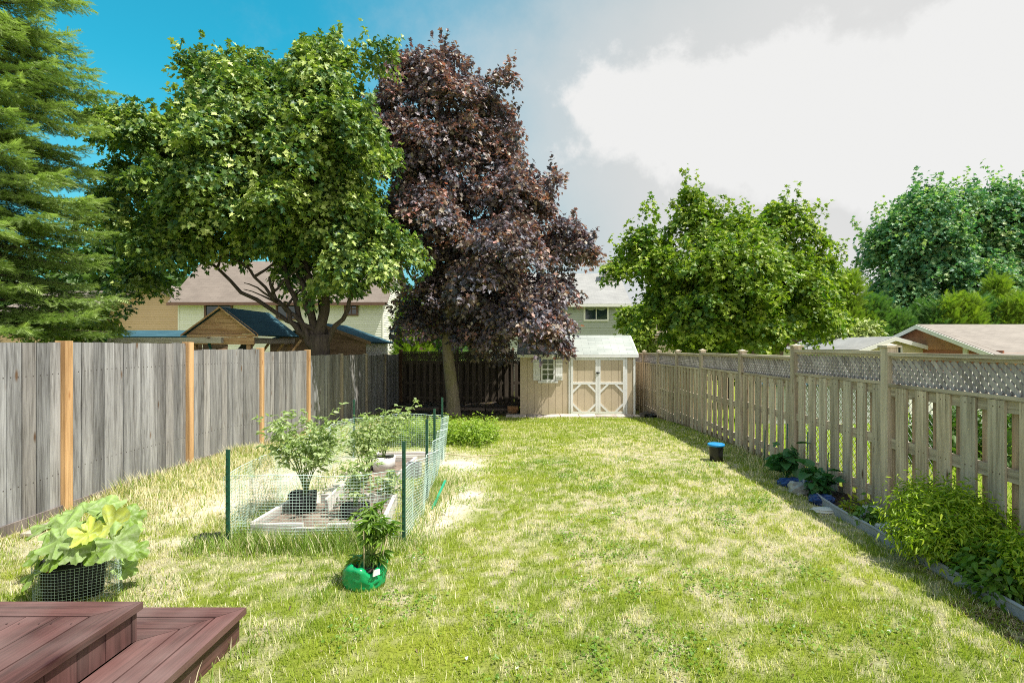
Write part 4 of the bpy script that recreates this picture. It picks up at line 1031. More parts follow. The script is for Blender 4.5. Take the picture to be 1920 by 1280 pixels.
def sunny_maple():
    Y = 20.; b = Vector((7.2, Y, -.8))
    t = thing('sunny_maple_tree', 'yellow green maple with loose upright shoots right of the grey house', 'tree', b)
    L = lobespec([(1310, 445, .2, 50, 55, 1.3), (1390, 450, 0, 46, 46, 1.2), (1385, 495, 0, 60, 60, 1.6), (1235, 500, 0, 52, 56, 1.3), (1460, 485, .2, 50, 50, 1.3), (1355, 540, -.8, 120, 90, 2.4), (1468, 550, -.2, 74, 80, 1.8), (1255, 580, -.2, 58, 60, 1.6),
        (1330, 610, -.6, 130, 50, 2.3), (1450, 615, 0, 72, 42, 1.8), (1525, 510, .2, 30, 34, .9), (1535, 575, 0, 38, 40, 1.), (1293, 365, .2, 17, 30, .5), (1330, 380, 0, 15, 24, .5), (1360, 392, 0, 18, 26, .5), (1465, 410, .2, 18, 34, .6), (1445, 430, 0, 14, 22, .5), (1220, 392, 0, 20, 24, .5), (1193, 450, 0, 24, 22, .6), (1165, 500, 0, 20, 24, .6), (1500, 430, 0, 18, 24, .5), (1535, 450, 0, 12, 20, .4)], Y)
    crown('crown', L, 5200, 16, .165, [(.045, .12, .02), (.11, .20, .02), (.24, .33, .03), (.38, .44, .06)], M['maple_far'], t, 23, disc=.33, tmpl=MAPLE_S, nb=120, rb=(.5, 1.05), shoots=.2, slen=.9)
    mb = MB(); limb(mb, b, (7.0, Y, 2.2), (.1, 0, 0), .28, .2, 12); mb.build('trunk', M['bark_dark'], t)
    mb = MB()
    for (px, py) in ((1305, 410), (1380, 480), (1235, 480), (1455, 470), (1480, 540), (1225, 560), (1340, 500), (1530, 520)):
        pt = limb(mb, (7.0, Y, random.uniform(1.4, 2.2)), W(px, py, Y), (0, 0, -.3), .11, .03, 7, 10, .06); twigs(mb, pt, .03, 5, 1.4)
    mb.build('branches', M['bark_dark'], t)
sunny_maple()
def far_maple():
    Y = 32.; b = Vector((26, Y, -1.1))
    t = thing('blue_green_maple_tree', 'large blue green maple at the far right above the cedar hedge', 'tree', b)
    L = lobespec([(1750, 425, 0, 78, 66, 2.6), (1860, 425, 0, 80, 66, 2.6), (1725, 490, 0, 78, 75, 2.8), (1890, 510, 0, 100, 80, 3.), (1800, 540, -.5, 120, 66, 3.), (1690, 570, 0, 55, 55, 2.), (1680, 450, 0, 32, 36, 1.2), (1725, 372, 0, 24, 24, .8), (1768, 365, 0, 20, 22, .8), (1800, 375, 0, 20, 22, .8), (1838, 368, 0, 22, 24, .8), (1880, 372, 0, 24, 24, .8), (1950, 430, 0, 60, 60, 2.5), (1960, 540, 0, 70, 70, 2.5), (1660, 520, 0, 24, 30, 1)], Y)
    crown('crown', L, 4800, 16, .23, [(.045, .15, .085), (.085, .22, .11), (.20, .34, .13), (.48, .54, .24)], M['maple_far'], t, 24, disc=.5, tmpl=MAPLE_S, nb=120, rb=(.7, 1.5), shoots=.2, slen=1.6)
    mb = MB(); limb(mb, b, (26, Y, 3), (0, 0, 0), .4, .28, 12); mb.build('trunk', M['bark_dark'], t)
    mb = MB()
    for (px, py) in ((1750, 430), (1860, 430), (1725, 500), (1890, 500), (1800, 520)): limb(mb, (26, Y, 2.6), W(px, py, Y), (0, 0, -.3), .16, .04, 7, 10, .06)
    mb.build('branches', M['bark_dark'], t)
far_maple()
FEATHER_V = []; FEATHER_F = []
def feather():
    vs, fs = [], []; n = 9
    for i in range(n):
        y = i/(n-1)*.86
        for s in (-1, 1):
            k = len(vs); L = .30*(1-.45*i/n)
            vs += [(0, y, 0), (0, y+.07, .0), (s*L, y+.24, -.05)]; fs.append((k, k+1, k+2) if s > 0 else (k+1, k, k+2))
        k = len(vs); vs += [(-.035, y, .01), (.035, y, .01), (0, y+.14, .15)]; fs.append((k, k+1, k+2))
    k = len(vs); vs += [(-.05, .8, 0), (.05, .8, 0), (0, 1.08, .0)]; fs.append((k, k+1, k+2))
    return vs, fs
FEATHER = feather()
def spruce():
    b = Vector((-9.45, 9.0, -.1)); H = 15.0
    t = thing('spruce_tree', 'tall spruce with drooping light green sprays at the left edge behind the fence', 'tree', b)
    mb = MB(); mb.tube([b+Vector((0, 0, H*i/10)) for i in range(11)], [.26*(1-i/10.5)+.01 for i in range(11)], 12, rough=.04); mb.build('trunk', M['bark_spruce'], t)
    r = np.random.default_rng(31); P = []; T = []; Nn = []; Sz = []; C = []; br = MB(); br.tube([b+Vector((0, 0, .3)), b+Vector((0, 0, H-.3))], [.05, .01], 6)
    h = .9
    while h < H-.4:
        L0 = min(1.85, (H-h)*.18+.1)
        for a in np.arange(0, 6.28, 6.28/7)+r.random()*6:
            a += r.normal()*.15; L = L0*r.uniform(.78, 1.12); hh = h+r.uniform(-.2, .2)
            d = np.array([math.cos(a), math.sin(a), 0]); sd_ = np.array([-d[1], d[0], 0])
            drp = r.uniform(.10, .2)
            def pt(s): return np.array(b)+np.array([0, 0, hh])+d*L*s+np.array([0, 0, 1])*L*(.10*s-drp*2.1*s*s+drp*1.35*s**4)
            br.tube([pt(s) for s in (0, .3, .6, .9)], [.035, .025, .016, .006], 5, cap=False)
            tone = r.random()
            n = int(12+L*12)
            for i in range(n):
                s = .18+.82*(i+r.random())/n; c0 = pt(s); wid = .30*L*(1.15-s)+.14
                for sg in (-1, 1):
                    m = max(2, int(wid/.055))
                    dirv = norm(d*.75+sd_*sg*.9+np.array([0, 0, -.22-.2*r.random()]))
                    for j in range(m):
                        p = c0+dirv*wid*(j/m); hang = np.array([0, 0, -1.])
                        P.append(p); T.append(dirv+r.normal(size=3)*.55+hang*(.1+.6*r.random())); Nn.append(np.array([0, 0, 1.])+r.normal(size=3)*.35)
                        Sz.append(r.uniform(.08, .15)); C.append(tone*.5+r.random()*.5)
            for j in range(3):
                P.append(pt(.92+.03*j)); T.append(d+r.normal(size=3)*.25+np.array([0, 0, .15])); Nn.append(np.array([0, 0, 1.])+r.normal(size=3)*.3); Sz.append(.26); C.append(.9)
        h += .25
    P = np.array(P); C = np.array(C)[:, None]
    col = np.array([.13, .21, .05])*(1-C)+np.array([.42, .52, .20])*C
    scatter('foliage', FEATHER[0], FEATHER[1], P, frames(np.array(Nn), np.array(T)), np.array(Sz), col, M['needle'], t)
    br.build('branches', M['bark_spruce'], t)
spruce()
def cedar(x, y, w, ztop, label, group, pal, seed, name='cedar_tree'):
    b = Vector((x, y, g1(x, y))); r = np.random.default_rng(seed); t = thing(name, label, 'cedar', b, group)
    H = ztop-b.z; n = int(400+H*w*230); s = r.random(n)**.85; a = r.random(n)*6.28
    rad = w*np.sqrt(np.clip(1-s, 0, 1))**.9*(.45+.95*vnoise(a*1.6, s*7, seed))*(.6+.4*np.sqrt(r.random(n)))
    j = r.integers(0, 5, n); ox = (r.random(5)-.5)*1.3*w; oy = (r.random(5)-.5)*w; oh = r.uniform(.62, 1.0, 5); oh[0] = 1; ox[0] = 0
    P0 = np.stack([x+ox[j]+np.cos(a)*rad*.62, y+oy[j]+np.sin(a)*rad*.62, b.z+.1+s*H*.97*oh[j]], 1); out = np.stack([np.cos(a), np.sin(a), np.full(n, .9)], 1)
    per = 5; idx = np.repeat(np.arange(n), per); N = n*per
    P = P0[idx]+r.normal(size=(N, 3))*.14; T = out[idx]+r.normal(size=(N, 3))*.45; Nn = np.cross(out[idx], r.normal(size=(N, 3)))
    c = r.random((n, 1))[idx]*.7+r.random((N, 1))*.3; col = np.array(pal[0])*(1-c)+np.array(pal[1])*c
    scatter('foliage', FEATHER[0], FEATHER[1], P, frames(Nn, T), r.uniform(.28, .48, N), col, M['cedar'], t)
    mb = MB(); mb.tube([b, b+Vector((0, 0, H*.8))], [.1, .02], 7); mb.build('trunk', M['bark_spruce'], t)
CP = [(.12, .22, .03), (.34, .44, .05)]; CP2 = [(.05, .15, .05), (.20, .33, .07)]
cedar(-5.05, 22.2, .75, 3.6, 'bright yellow green cedar at the right end of the cream house', 'cedars behind the back fence', CP, 1)
cedar(-4.2, 22.8, .8, 3.0, 'darker cedar half hidden behind the purple maple trunk', 'cedars behind the back fence', CP2, 2)
ords = ['first', 'second', 'third', 'fourth', 'fifth', 'sixth', 'seventh', 'eighth']
for i, (px, top, w) in enumerate(((1592, 515, 1.3), (1640, 560, 1.1), (1690, 590, 1.1), (1740, 572, 1.2), (1790, 560, 1.3), (1840, 566, 1.2), (1888, 520, 1.3), (1935, 540, 1.4))):
    Y = 27+.4*(i % 2); p = W(px, top, Y)
    cedar(p.x, Y, w, p.z, ords[i]+' cedar from the left in the hedge beyond the garages', 'cedar hedge beyond the garages', CP if i in (0, 6, 4) else CP2, 10+i)
def bush(name, label, cat, c, rad, n, per, size, pal, mat, seed, group=None, tmpl=OVATE, disc=.2, stems=8, part='foliage', flat=.5, shell=(.4, 1.), jit=.6, stemmat='wstem', up=.25):
    c = Vector(c); b = Vector((c.x, c.y, g1(c.x, c.y))); t = thing(name, label, cat, b, group)
    lob = [(c, np.array(rad))]
    k = random.Random(seed)
    for i in range(6):
        a = k.random()*6.28; q = Vector((math.cos(a)*rad[0]*.6, math.sin(a)*rad[1]*.6, k.uniform(-.3, .5)*rad[2])); lob.append((c+q, np.array(rad)*k.uniform(.35, .55)))
    crown(part, lob, n, per, size, pal, mat, t, seed, disc=disc, tmpl=tmpl, shell=shell, flat=flat, jit=jit, droop=.3, up=up)
    mb = MB()
    for i in range(stems):
        a = k.random()*6.28; e = c+Vector((math.cos(a)*rad[0]*.7, math.sin(a)*rad[1]*.7, k.uniform(.1, .8)*rad[2])); mb.tube(curve(b+Vector((math.cos(a)*.04, math.sin(a)*.04, 0)), e, (0, 0, .1*rad[2]), 6), [.012, .011, .009, .007, .005, .003], 5)
    mb.build('stems', M[stemmat], t)
    return t
YG = [(.10, .17, .02), (.20, .28, .03), (.30, .36, .06)]
bush('leafy_bush', 'yellow green bush under the spruce behind the board fence', 'bush', W(140, 615, 12), (.95, .8, .75), 260, 14, .12, YG, M['maple_far'], 51, disc=.3)
bush('leafy_bush', 'yellow green bush between the grey house and the sunny maple', 'bush', W(1190, 600, 26), (.7, .7, .7), 200, 12, .22, YG, M['maple_far'], 52, disc=.4)
bush('leafy_bush', 'small light bush just right of the shed roof beyond the fence', 'bush', W(1200, 645, 19), (.45, .5, .5), 150, 12, .15, YG, M['maple_far'], 53, disc=.3)
bush('hydrangea_bush', 'pale topped flowering bush left of the yellow garage roof', 'bush', W(1590, 630, 24), (1.3, .8, .7), 260, 12, .22, [(.12, .2, .03), (.3, .36, .1), (.62, .64, .35)], M['maple_far'], 54, disc=.4)
bush('leafy_bush', 'dark green bush on the neighbouring lawn seen through the nearest fence slats', 'bush', (6.2, 7.2, .35), (1.0, .8, .5), 260, 12, .10, [(.04, .1, .02), (.1, .18, .03)], M['maple_far'], 55, disc=.25)
# dark foliage behind the purple tree and beyond everything, so that no bare horizon shows
for i, (x, y, rx, rz, lab) in enumerate(((-30, 40, 4, 5.5, 'dense dark tree far behind the spruce'), (-3.2, 40, 3.4, 4.2, 'dense green tree far behind the back fence'), (13, 44, 4.5, 3.2, 'dense green tree far behind the sunny maple'), (30, 50, 6, 3.2, 'dense green tree far behind the cedar hedge'), (48, 46, 6, 4.5, 'dense green tree far beyond the brown garage'), (-42, 46, 6, 5.5, 'dense green tree far beyond the tan house'))):
    b = Vector((x, y, -1.1)); t = thing('leafy_tree', lab, 'tree', b, 'trees far beyond the houses')
    crown('crown', [(Vector((x, y, rz)), np.array([rx, rx*.7, rz])), (Vector((x-rx*.5, y, rz*.7)), np.array([rx*.6]*3)), (Vector((x+rx*.5, y, rz*.8)), np.array([rx*.6]*3))], 620, 12, .55, [(.04, .10, .02), (.10, .17, .03)], M['maple_far'], t, 60+i, disc=.9, tmpl=MAPLE_S)
    mb = MB(); mb.tube([b, (x, y, rz)], [.35, .15], 9); mb.build('trunk', M['bark_dark'], t)

# ================================================================== DECK
def deck():
    t = thing('wooden_deck', 'maroon stained wooden deck corner with a wrap around step at bottom left', 'deck', (-3, 1.5, 0))
    zu, zl, th = .35, .17, .035; w = .14; X1, Y1 = -1.91, 2.61; gap = .005; x0 = -6.; y0 = -1.
    rv = lambda: (random.uniform(.88, 1.12),)*3
    mb = MB(); mb.prism([(x0, Y1-w), (X1-w, Y1-w), (X1, Y1), (x0, Y1)], zu-th, zu, rv()); mb.build('border_board', M['deck_x'], t)
    mb = MB(); mb.prism([(X1-w+.004, Y1-w-.004+.0), (X1-w+.004, y0), (X1, y0), (X1, Y1-.004)], zu-th, zu, rv()); mb.build('border_board', M['deck_y'], t)
    mb = MB(); x = X1-w-gap
    while x > x0:
        mb.box(x-w, x, y0, Y1-w-gap*1.6, zu-th, zu-.001, rv(), jit=.0008)
        for yy in (2.40, 2.0, 1.6, 1.2):
            for q in (.025, w-.025): mb.tube([(x-q, yy, zu-.002), (x-q, yy, zu+.0008)], .004, 8, (.3, .3, .3), sm=False)
        x -= w+gap
    mb.build('deck_boards', M['deck_y'], t)
    # upper riser facing the step (vertical boards), and far riser
    mb = MB(); y = Y1-.05
    while y > y0: mb.box(X1-.045, X1-.022, y-.148, y, zl+.003, zu-th-.002, rv()); y -= .152
    mb.box(X1-.05, X1-.016, Y1-.048, Y1-.02, zl+.003, zu-th-.002)
    mb.build('upper_riser', M['deck_z'], t)
    mb = MB(); mb.box(x0, X1-.05, Y1-.045, Y1-.022, zl+.003, zu-th-.002); mb.build('rear_riser', M['deck_x'], t)
    # step: rings of mitred boards
    X2, Y2 = -1.57, 2.92; k = 0
    mx = MB(); my = MB()
    for k in range(3):
        a = k*(.148+gap if False else .112); o1 = .106
        xo, yo = X2-a, Y2-a; xi, yi = xo-o1, yo-o1
        if k == 2: xi, yi = X1-.021, Y1-.021
        mx.prism([(x0, yi), (xi, yi), (xo, yo), (x0, yo)], zl-th, zl-.0005*k, rv())
        my.prism([(xi+.004, yi-.004), (xi+.004, y0), (xo, y0), (xo, yo-.004)], zl-th, zl-.0005*k, rv())
    mx.build('step_cross_boards', M['deck_x'], t); my.build('step_long_boards', M['deck_y'], t)
    mb = MB(); mb.box(X2-.048, X2-.025, y0, Y2-.026, -.03, zl-th-.002, rv()); mb.build('step_riser', M['deck_y'], t)
    mb = MB(); mb.box(x0, X2-.05, Y2-.048, Y2-.026, -.03, zl-th-.002, rv()); mb.build('step_rear_riser', M['deck_x'], t)
deck()

# ================================================================== VEGETABLE GARDEN
def beds():
    t = thing('raised_bed', 'low white weathered board bed at the front of the netted garden', 'raised bed', (-1.8, 4.8, 0), 'raised beds inside the netting')
    z = .10; x0, x1, y0, y1 = -2.36, -1.27, 4.46, 5.28
    def brd(a, b, h, m, zz=z):
        mb = MB(); mb.bar((a[0], a[1], zz-h/2), (b[0], b[1], zz-h/2), .036, h); mb.build('board', M[m], t)
    brd((x0, y0), (-1.93, y0+.01), .15, 'bed_x', .115); brd((-2.0, y0-.045), (-1.72, y0-.05), .13, 'bed_x', .095); brd((-1.72, y0), (x1, y0+.03), .15, 'bed_x', .115)
    brd((x0, y0+.02), (x0+.02, y1), .16, 'bed_y', .12); brd((x1, y0+.05), (x1-.1, y1), .16, 'bed_y', .13); brd((-2.1, y1), (x1-.08, y1), .16, 'bed_x', .13)
    mb = MB(); mb.bar((-1.93, 4.98, .10), (-1.88, y1-.03, .16), .03, .15); mb.build('divider_board', M['bed_y'], t)
    mb = MB(); mb.prism([(x0+.04, y0+.03), (x1-.04, y0+.05), (x1-.12, y1-.03), (x0+.05, y1-.03)], -.02, .055); mb.build('soil', M['bed_soil'], t)
    t2 = thing('raised_bed', 'narrow white weathered board bed running back behind the front one', 'raised bed', (-1.8, 6.2, 0), 'raised beds inside the netting')
    x0, x1, y0, y1 = -2.02, -1.56, 5.34, 7.1; t = t2
    brd((x0, y0), (x1, y0), .15, 'bed_x', .12); brd((x0, y0+.02), (x0, y1), .15, 'bed_y', .12); brd((x1, y0+.02), (x1, y1), .15, 'bed_y', .13); brd((x0, y1+.02), (x1, y1+.02), .15, 'bed_x', .12)
    mb = MB(); mb.box(x0+.03, x1-.03, y0+.03, y1, -.02, .06); mb.build('soil', M['bed_soil'], t)
    t3 = thing('raised_bed', 'weathered plank bed frame lying behind the tomato plants at the rear', 'raised bed', (-1.9, 7.3, 0), 'raised beds inside the netting')
    t = t3; brd((-2.2, 7.35), (-1.35, 7.4), .12, 'bed_x', .09); brd((-2.2, 7.65), (-1.35, 7.68), .12, 'bed_x', .07); brd((-2.2, 7.37), (-2.2, 7.63), .12, 'bed_y', .08); brd((-1.37, 7.42), (-1.37, 7.66), .12, 'bed_y', .08)
    mb = MB(); mb.box(-2.17, -1.4, 7.43, 7.63, -.02, .03); mb.build('soil', M['bed_soil'], t)
beds()
def pot(name, label, c, r, h, mat, soilz=.02, group=None, wire=False):
    c = Vector(c); t = thing(name, label, 'pot', c, group)
    mb = MB(); mb.lathe(c, [(r*.86, 0), (r*.95, h*.5), (r, h), (r*.93, h), (r*.92, h-soilz*1.5)], 28, lambda i, a, rr, z: (rr*(1+.025*math.sin(5*a+i)), z+(.008*math.sin(3*a) if i >= 2 else 0)))
    mb.build('body', mat, t)
    mb = MB(); mb.lathe(c, [(r*.9, h-soilz-.005), (r*.9, h-soilz)], 20); mb.build('soil', M['soil'], t)
    return t
pot('fabric_pot', 'black fabric pot in the left corner of the front bed', (-2.16, 5.0, .055), .125, .17, M['black_pot'], group='pots in the netted garden')
pot('fabric_pot', 'round black pot in the middle of the front bed', (-1.62, 4.85, .055), .13, .10, M['black_pot'], group='pots in the netted garden')
pot('fabric_pot', 'white fabric pot holding the tall rear tomato plant', (-1.86, 6.62, .06), .145, .17, M['white_pot'], group='pots in the netted garden')
mb = MB(); c = Vector((-1.46, 6.5, .0)); 
for a, b in (((-.08, -.07), (.08, -.07)), ((.08, -.07), (.08, .07)), ((.08, .07), (-.08, .07)), ((-.08, .07), (-.08, -.07))): mb.bar(c+Vector((*a, .09)), c+Vector((*b, .09)), .012, .17)
mb.box(c.x-.07, c.x+.07, c.y-.06, c.y+.06, 0, .12); mb.build('seedling_box', M['stone'], label='small grey seedling box right of the narrow bed', cat='box')
mb = MB(); mb.rock((-1.70, 5.72, .12), .085, .03, .09, 3); mb.build('flat_stone', M['terracotta'], label='round brown stone standing up in the narrow bed', cat='stone')

def shrubplant(name, label, base, stems, leaves, lsize, tmpl, pal, seed, cat='plant', group=None, sr=.006, mat='herb', lmat='stem', droop=.5, cluster=.10, per=10):
    """stems: list of tips (dx,dy,dz); leaves spread along the upper part of stems"""
    b = Vector(base); t = thing(name, label, cat, b, group); k = random.Random(seed); r = np.random.default_rng(seed)
    mb = MB(); P = []; T = []; tone = []
    for (dx, dy, dz, f0) in stems:
        e = b+Vector((dx, dy, dz)); pts = curve(b+Vector((k.uniform(-.02, .02), k.uniform(-.02, .02), 0)), e, (-dx*.2, -dy*.2, dz*.1), 9)
        mb.tube(pts, [sr*(1-.7*i/8) for i in range(9)], 5)
        for i in range(leaves):
            s = f0+(1-f0)*(i+k.random())/leaves; q = min(7, int(s*8)); p = pts[q].lerp(pts[q+1], s*8-q)
            a = k.random()*6.28; L = cluster*k.uniform(.6, 1.6)
            tip = p+Vector((math.cos(a)*L, math.sin(a)*L, k.uniform(-.1, .5)*L)); mb.tube([p, tip], [sr*.35, sr*.2], 3, cap=False)
            tn = k.random()
            for j in range(per):
                u = k.random(); P.append(p.lerp(tip, u*1.15)); aa = a+k.uniform(-1.4, 1.4)
                T.append((math.cos(aa), math.sin(aa), k.uniform(-droop, .25))); tone.append(tn*.6+k.random()*.4)
    mb.build('stems', M[lmat], t)
    N = len(P); P = np.array([tuple(p) for p in P]); T = np.array(T); c = np.array(tone)[:, None]
    col = np.array(pal[0])*(1-c)+np.array(pal[1])*c
    Nn = np.array([0, 0, 1.])+r.normal(size=(N, 3))*.5
    scatter('leaves', tmpl[0], tmpl[1], P, frames(Nn, T), lsize*r.uniform(.6, 1.3, N), col, M[mat], t)
    return t
TP = [(.20, .29, .09), (.50, .56, .32)]
k = random.Random(3)
def fan(n, w, h0, h1, d=.2, f0=.35, cx=0): return [(cx+k.uniform(-w, w), k.uniform(-d, d), k.uniform(h0, h1), f0) for _ in range(n)]
shrubplant('tomato_plant', 'large bushy tomato plant growing from the black pot at left', (-2.14, 5.0, .2), fan(13, .42, .42, .80, .25, .45), 13, .055, OVATE, TP, 71, group='tomato plants', cluster=.12, per=9)
shrubplant('tomato_plant', 'middle tomato plant rising from the round black pot', (-1.62, 4.86, .13), fan(7, .14, .25, .5, .12, .15), 9, .05, OVATE, TP, 72, group='tomato plants', cluster=.1, per=8)
shrubplant('tomato_plant', 'tall thin tomato plant in the narrow bed behind the stones', (-1.85, 5.9, .06), fan(9, .24, .55, .82, .2, .4), 10, .052, OVATE, TP, 73, group='tomato plants', cluster=.12, per=8)
shrubplant('tomato_plant', 'arching tomato plant growing in the white fabric pot', (-1.86, 6.62, .2), [(.1, 0, .5, .4), (.22, .05, .62, .4), (.38, 0, .68, .5), (-.1, 0, .55, .35), (0, .1, .6, .4), (-.25, 0, .45, .4), (.15, -.1, .4, .3)], 12, .052, OVATE, TP, 74, group='tomato plants', cluster=.13, per=8)
shrubplant('tomato_plant', 'short tomato plant at the right edge of the narrow bed', (-1.45, 5.35, .05), fan(5, .1, .2, .33, .1, .2), 7, .06, OVATE, TP, 75, group='tomato plants', cluster=.08, per=7)
# netting ----------------------------------------------------------
def netting():
    key = [(-2.49, 4.36, .53), (-1.8, 4.33, .545), (-1.06, 4.36, .57), (-1.04, 5.0, .60), (-1.10, 5.6, .62), (-1.15, 6.3, .66), (-1.24, 7.0, .64), (-1.27, 7.7, .60), (-1.9, 7.8, .60), (-2.55, 7.75, .56), (-2.62, 7.0, .55), (-2.62, 6.0, .545), (-2.58, 5.2, .53), (-2.49, 4.36, .53)]
    pts = []; cell = .026
    for (xa, ya, za), (xb, yb, zb_) in zip(key[:-1], key[1:]):
        L = math.hypot(xb-xa, yb-ya); n = max(1, round(L/cell))
        for i in range(n): s = i/n; pts.append((xa+(xb-xa)*s, ya+(yb-ya)*s, za+(zb_-za)*s))
    pts.append(key[-1])
    nv = 22; grid = []
    for i, (x, y, zt) in enumerate(pts):
        s = i*cell; g = g1(x, y); row = []
        right = sstep(-1.35, -1.15, x)*sstep(4.5, 5.1, y); left = sstep(-2.4, -2.55, x)
        for j in range(nv+1):
            v = j/nv; z = g+(zt-g+.012*math.sin(s*5))*v
            wv = .018*math.sin(s*9+v*2)+.012*math.sin(s*21)*v
            dx = right*(.10*v**1.5+.035*math.sin(y*13+v*3)*(.3+v))-left*.05*v
            row.append(Vector((x+dx+wv*(1 if abs(x+1.8) > .75 else 0), y+(wv if abs(x+1.8) <= .75 else 0), z)))
        grid.append(row)
    mb = MB(); rr = .00125
    for row in grid: mb.tube(row[::3]+[row[-1]], rr, 3, cap=False, sm=False)
    for j in range(nv+1): mb.tube([grid[i][j] for i in range(len(grid))], rr if j < nv else .003, 3, cap=False, sm=False)
    mb.build('mesh_netting', M['net'], label='pale green plastic mesh netting sagging around the vegetable beds', cat='netting')
netting()
def stake(x, y, h, label, r=.0105, group='green stakes holding the netting'):
    g = g1(x, y); mb = MB(); o = r
    # a ribbed U-shaped metal post
    mb.bar((x, y, g-.1), (x, y, g+h), 2*r, .005, up=(0, 1, 0)); mb.bar((x-o, y+.008, g-.1), (x-o, y+.008, g+h), .005, .02, up=(0, 1, 0)); mb.bar((x+o, y+.008, g-.1), (x+o, y+.008, g+h), .005, .02, up=(0, 1, 0))
    for i in range(int(h/.06)): mb.box(x-o*.6, x+o*.6, y-.009, y-.003, g+.03+i*.06, g+.045+i*.06)
    mb.build('garden_stake', M['stake'], label=label, cat='stake', group=group)
stake(-2.49, 4.34, .76, 'dark green stake at the near left corner of the netting')
stake(-1.055, 4.34, .83, 'dark green stake at the near right corner of the netting')
stake(-2.60, 7.72, .84, 'dark green stake at the far left corner of the netting')
stake(-1.10, 5.5, .84, 'first stake behind the near right corner along the netting')
stake(-1.16, 6.25, .86, 'second stake behind the near right corner along the netting')
stake(-1.30, 7.6, .88, 'tallest looking stake at the far right corner of the netting')
mb = MB(); mb.bar((-.985, 5.18, .01), (-.915, 5.55, .20), .022, .012); mb.build('loose_stake', M['stake_light'], label='bright green stake lying loose on bare soil right of the netting', cat='stake')
mb = MB(); mb.tube([(-2.4, 7.95, .03), (-1.5, 7.85, .04), (-.9, 7.6, .02), (-.5, 7.75, .02)], .008, 6); mb.build('garden_hose', M['bamboo'], label='thin pale hose lying across bare soil behind the beds', cat='hose')
# weeds
def weeds():
    r = np.random.default_rng(9); n = 760; x = r.uniform(-2.6, -.62, n); y = r.uniform(8.6, 10.2, n); kp = (r.random(n) < np.exp(-((y-9.3)/.8)**2)); x, y = x[kp], y[kp]; n = len(x)
    H = r.uniform(.2, .44, n); per = 16; idx = np.repeat(np.arange(n), per); N = n*per; s = r.random(N)
    P = np.stack([x[idx]+r.normal(size=N)*.025, y[idx]+r.normal(size=N)*.025, gz(x, y)[idx]+H[idx]*s], 1); a = r.random(N)*6.28
    T = np.stack([np.cos(a), np.sin(a), r.uniform(.1, .9, N)], 1); Nn = np.array([0, 0, 1.])+r.normal(size=(N, 3))*.4
    c = r.random((N, 1)); col = np.array([.17, .27, .03])*(1-c)+np.array([.34, .44, .07])*c
    scatter('weeds', OVATE[0], OVATE[1], P, frames(Nn, T), r.uniform(.035, .07, N), col, M['herb'], label='patch of knee high bright green weeds behind the netting', cat='weeds', kind='stuff')
weeds()
# pepper in green bag ------------------------------------------------
def greenbag():
    c = Vector((-1.135, 3.6, g1(-1.135, 3.6)-.01)); t = thing('green_planter_bag', 'crumpled shiny green plastic planting bag on the lawn', 'planter bag', c)
    def wob(i, a, r, z):
        f = .5*(fbm(math.cos(a)*2+3, math.sin(a)*2+i*.35, 1.5, 3, 12)-.5)+.06*math.sin(7*a+i*.9)
        return r*(1.06+.75*float(f)*(.3+.1*i)+.03*math.sin(11*a+2*i)), z*(.84+.16*math.sin(3*a+1)+.06*math.sin(8*a))
    prof = [(.105, 0), (.125, .02), (.133, .05), (.128, .075), (.138, .095), (.132, .12), (.137, .145), (.128, .17), (.112, .178), (.098, .165), (.093, .14)]
    mb = MB(); mb.lathe(c, prof, 56, wob); mb.build('bag', M['green_bag'], t)
    mb = MB(); mb.lathe(c, [(.10, .120), (.10, .128)], 20); mb.build('soil', M['soil'], t)
    mb = MB(); mb.slab([c+Vector((.085, -.118, .11)), c+Vector((.122, -.088, .115)), c+Vector((.118, -.085, .145)), c+Vector((.088, -.115, .15))], (.006, -.006, 0)); mb.build('label_patch', M['white'], t)
    shrubplant('pepper_plant', 'leafy green pepper plant growing in the green bag', c+Vector((.02, 0, .12)), [(.05, 0, .37, .55), (-.02, .03, .38, .5), (.09, -.02, .34, .6), (.02, .05, .42, .55), (.13, .03, .31, .6), (.06, -.05, .33, .5), (-.04, 0, .30, .55), (.08, .06, .4, .55), (-.06, -.02, .08, .4), (.1, 0, .12, .4), (.15, -.02, .25, .65)], 7, .075, LANCE, [(.06, .15, .02), (.22, .34, .04)], 81, cluster=.05, per=6, droop=1.0)
    for i, (dx, dy, lx, ly, h, lab) in enumerate(((.015, -.07, .02, -.09, .40, 'pale cane at the front of the pepper plant'), (.06, .02, .05, .04, .44, 'pale cane in the middle of the pepper plant'), (.09, .05, .11, .06, .42, 'pale cane behind the pepper plant'), (.10, -.03, .16, -.03, .36, 'leaning pale cane at the right of the pepper plant'))):
        mb = MB(); mb.tube([c+Vector((dx, dy, .10)), c+Vector((lx, ly, h))], .0045, 6); mb.build('support_cane', M['bamboo'], label=lab, cat='cane', group='canes in the green bag')
greenbag()
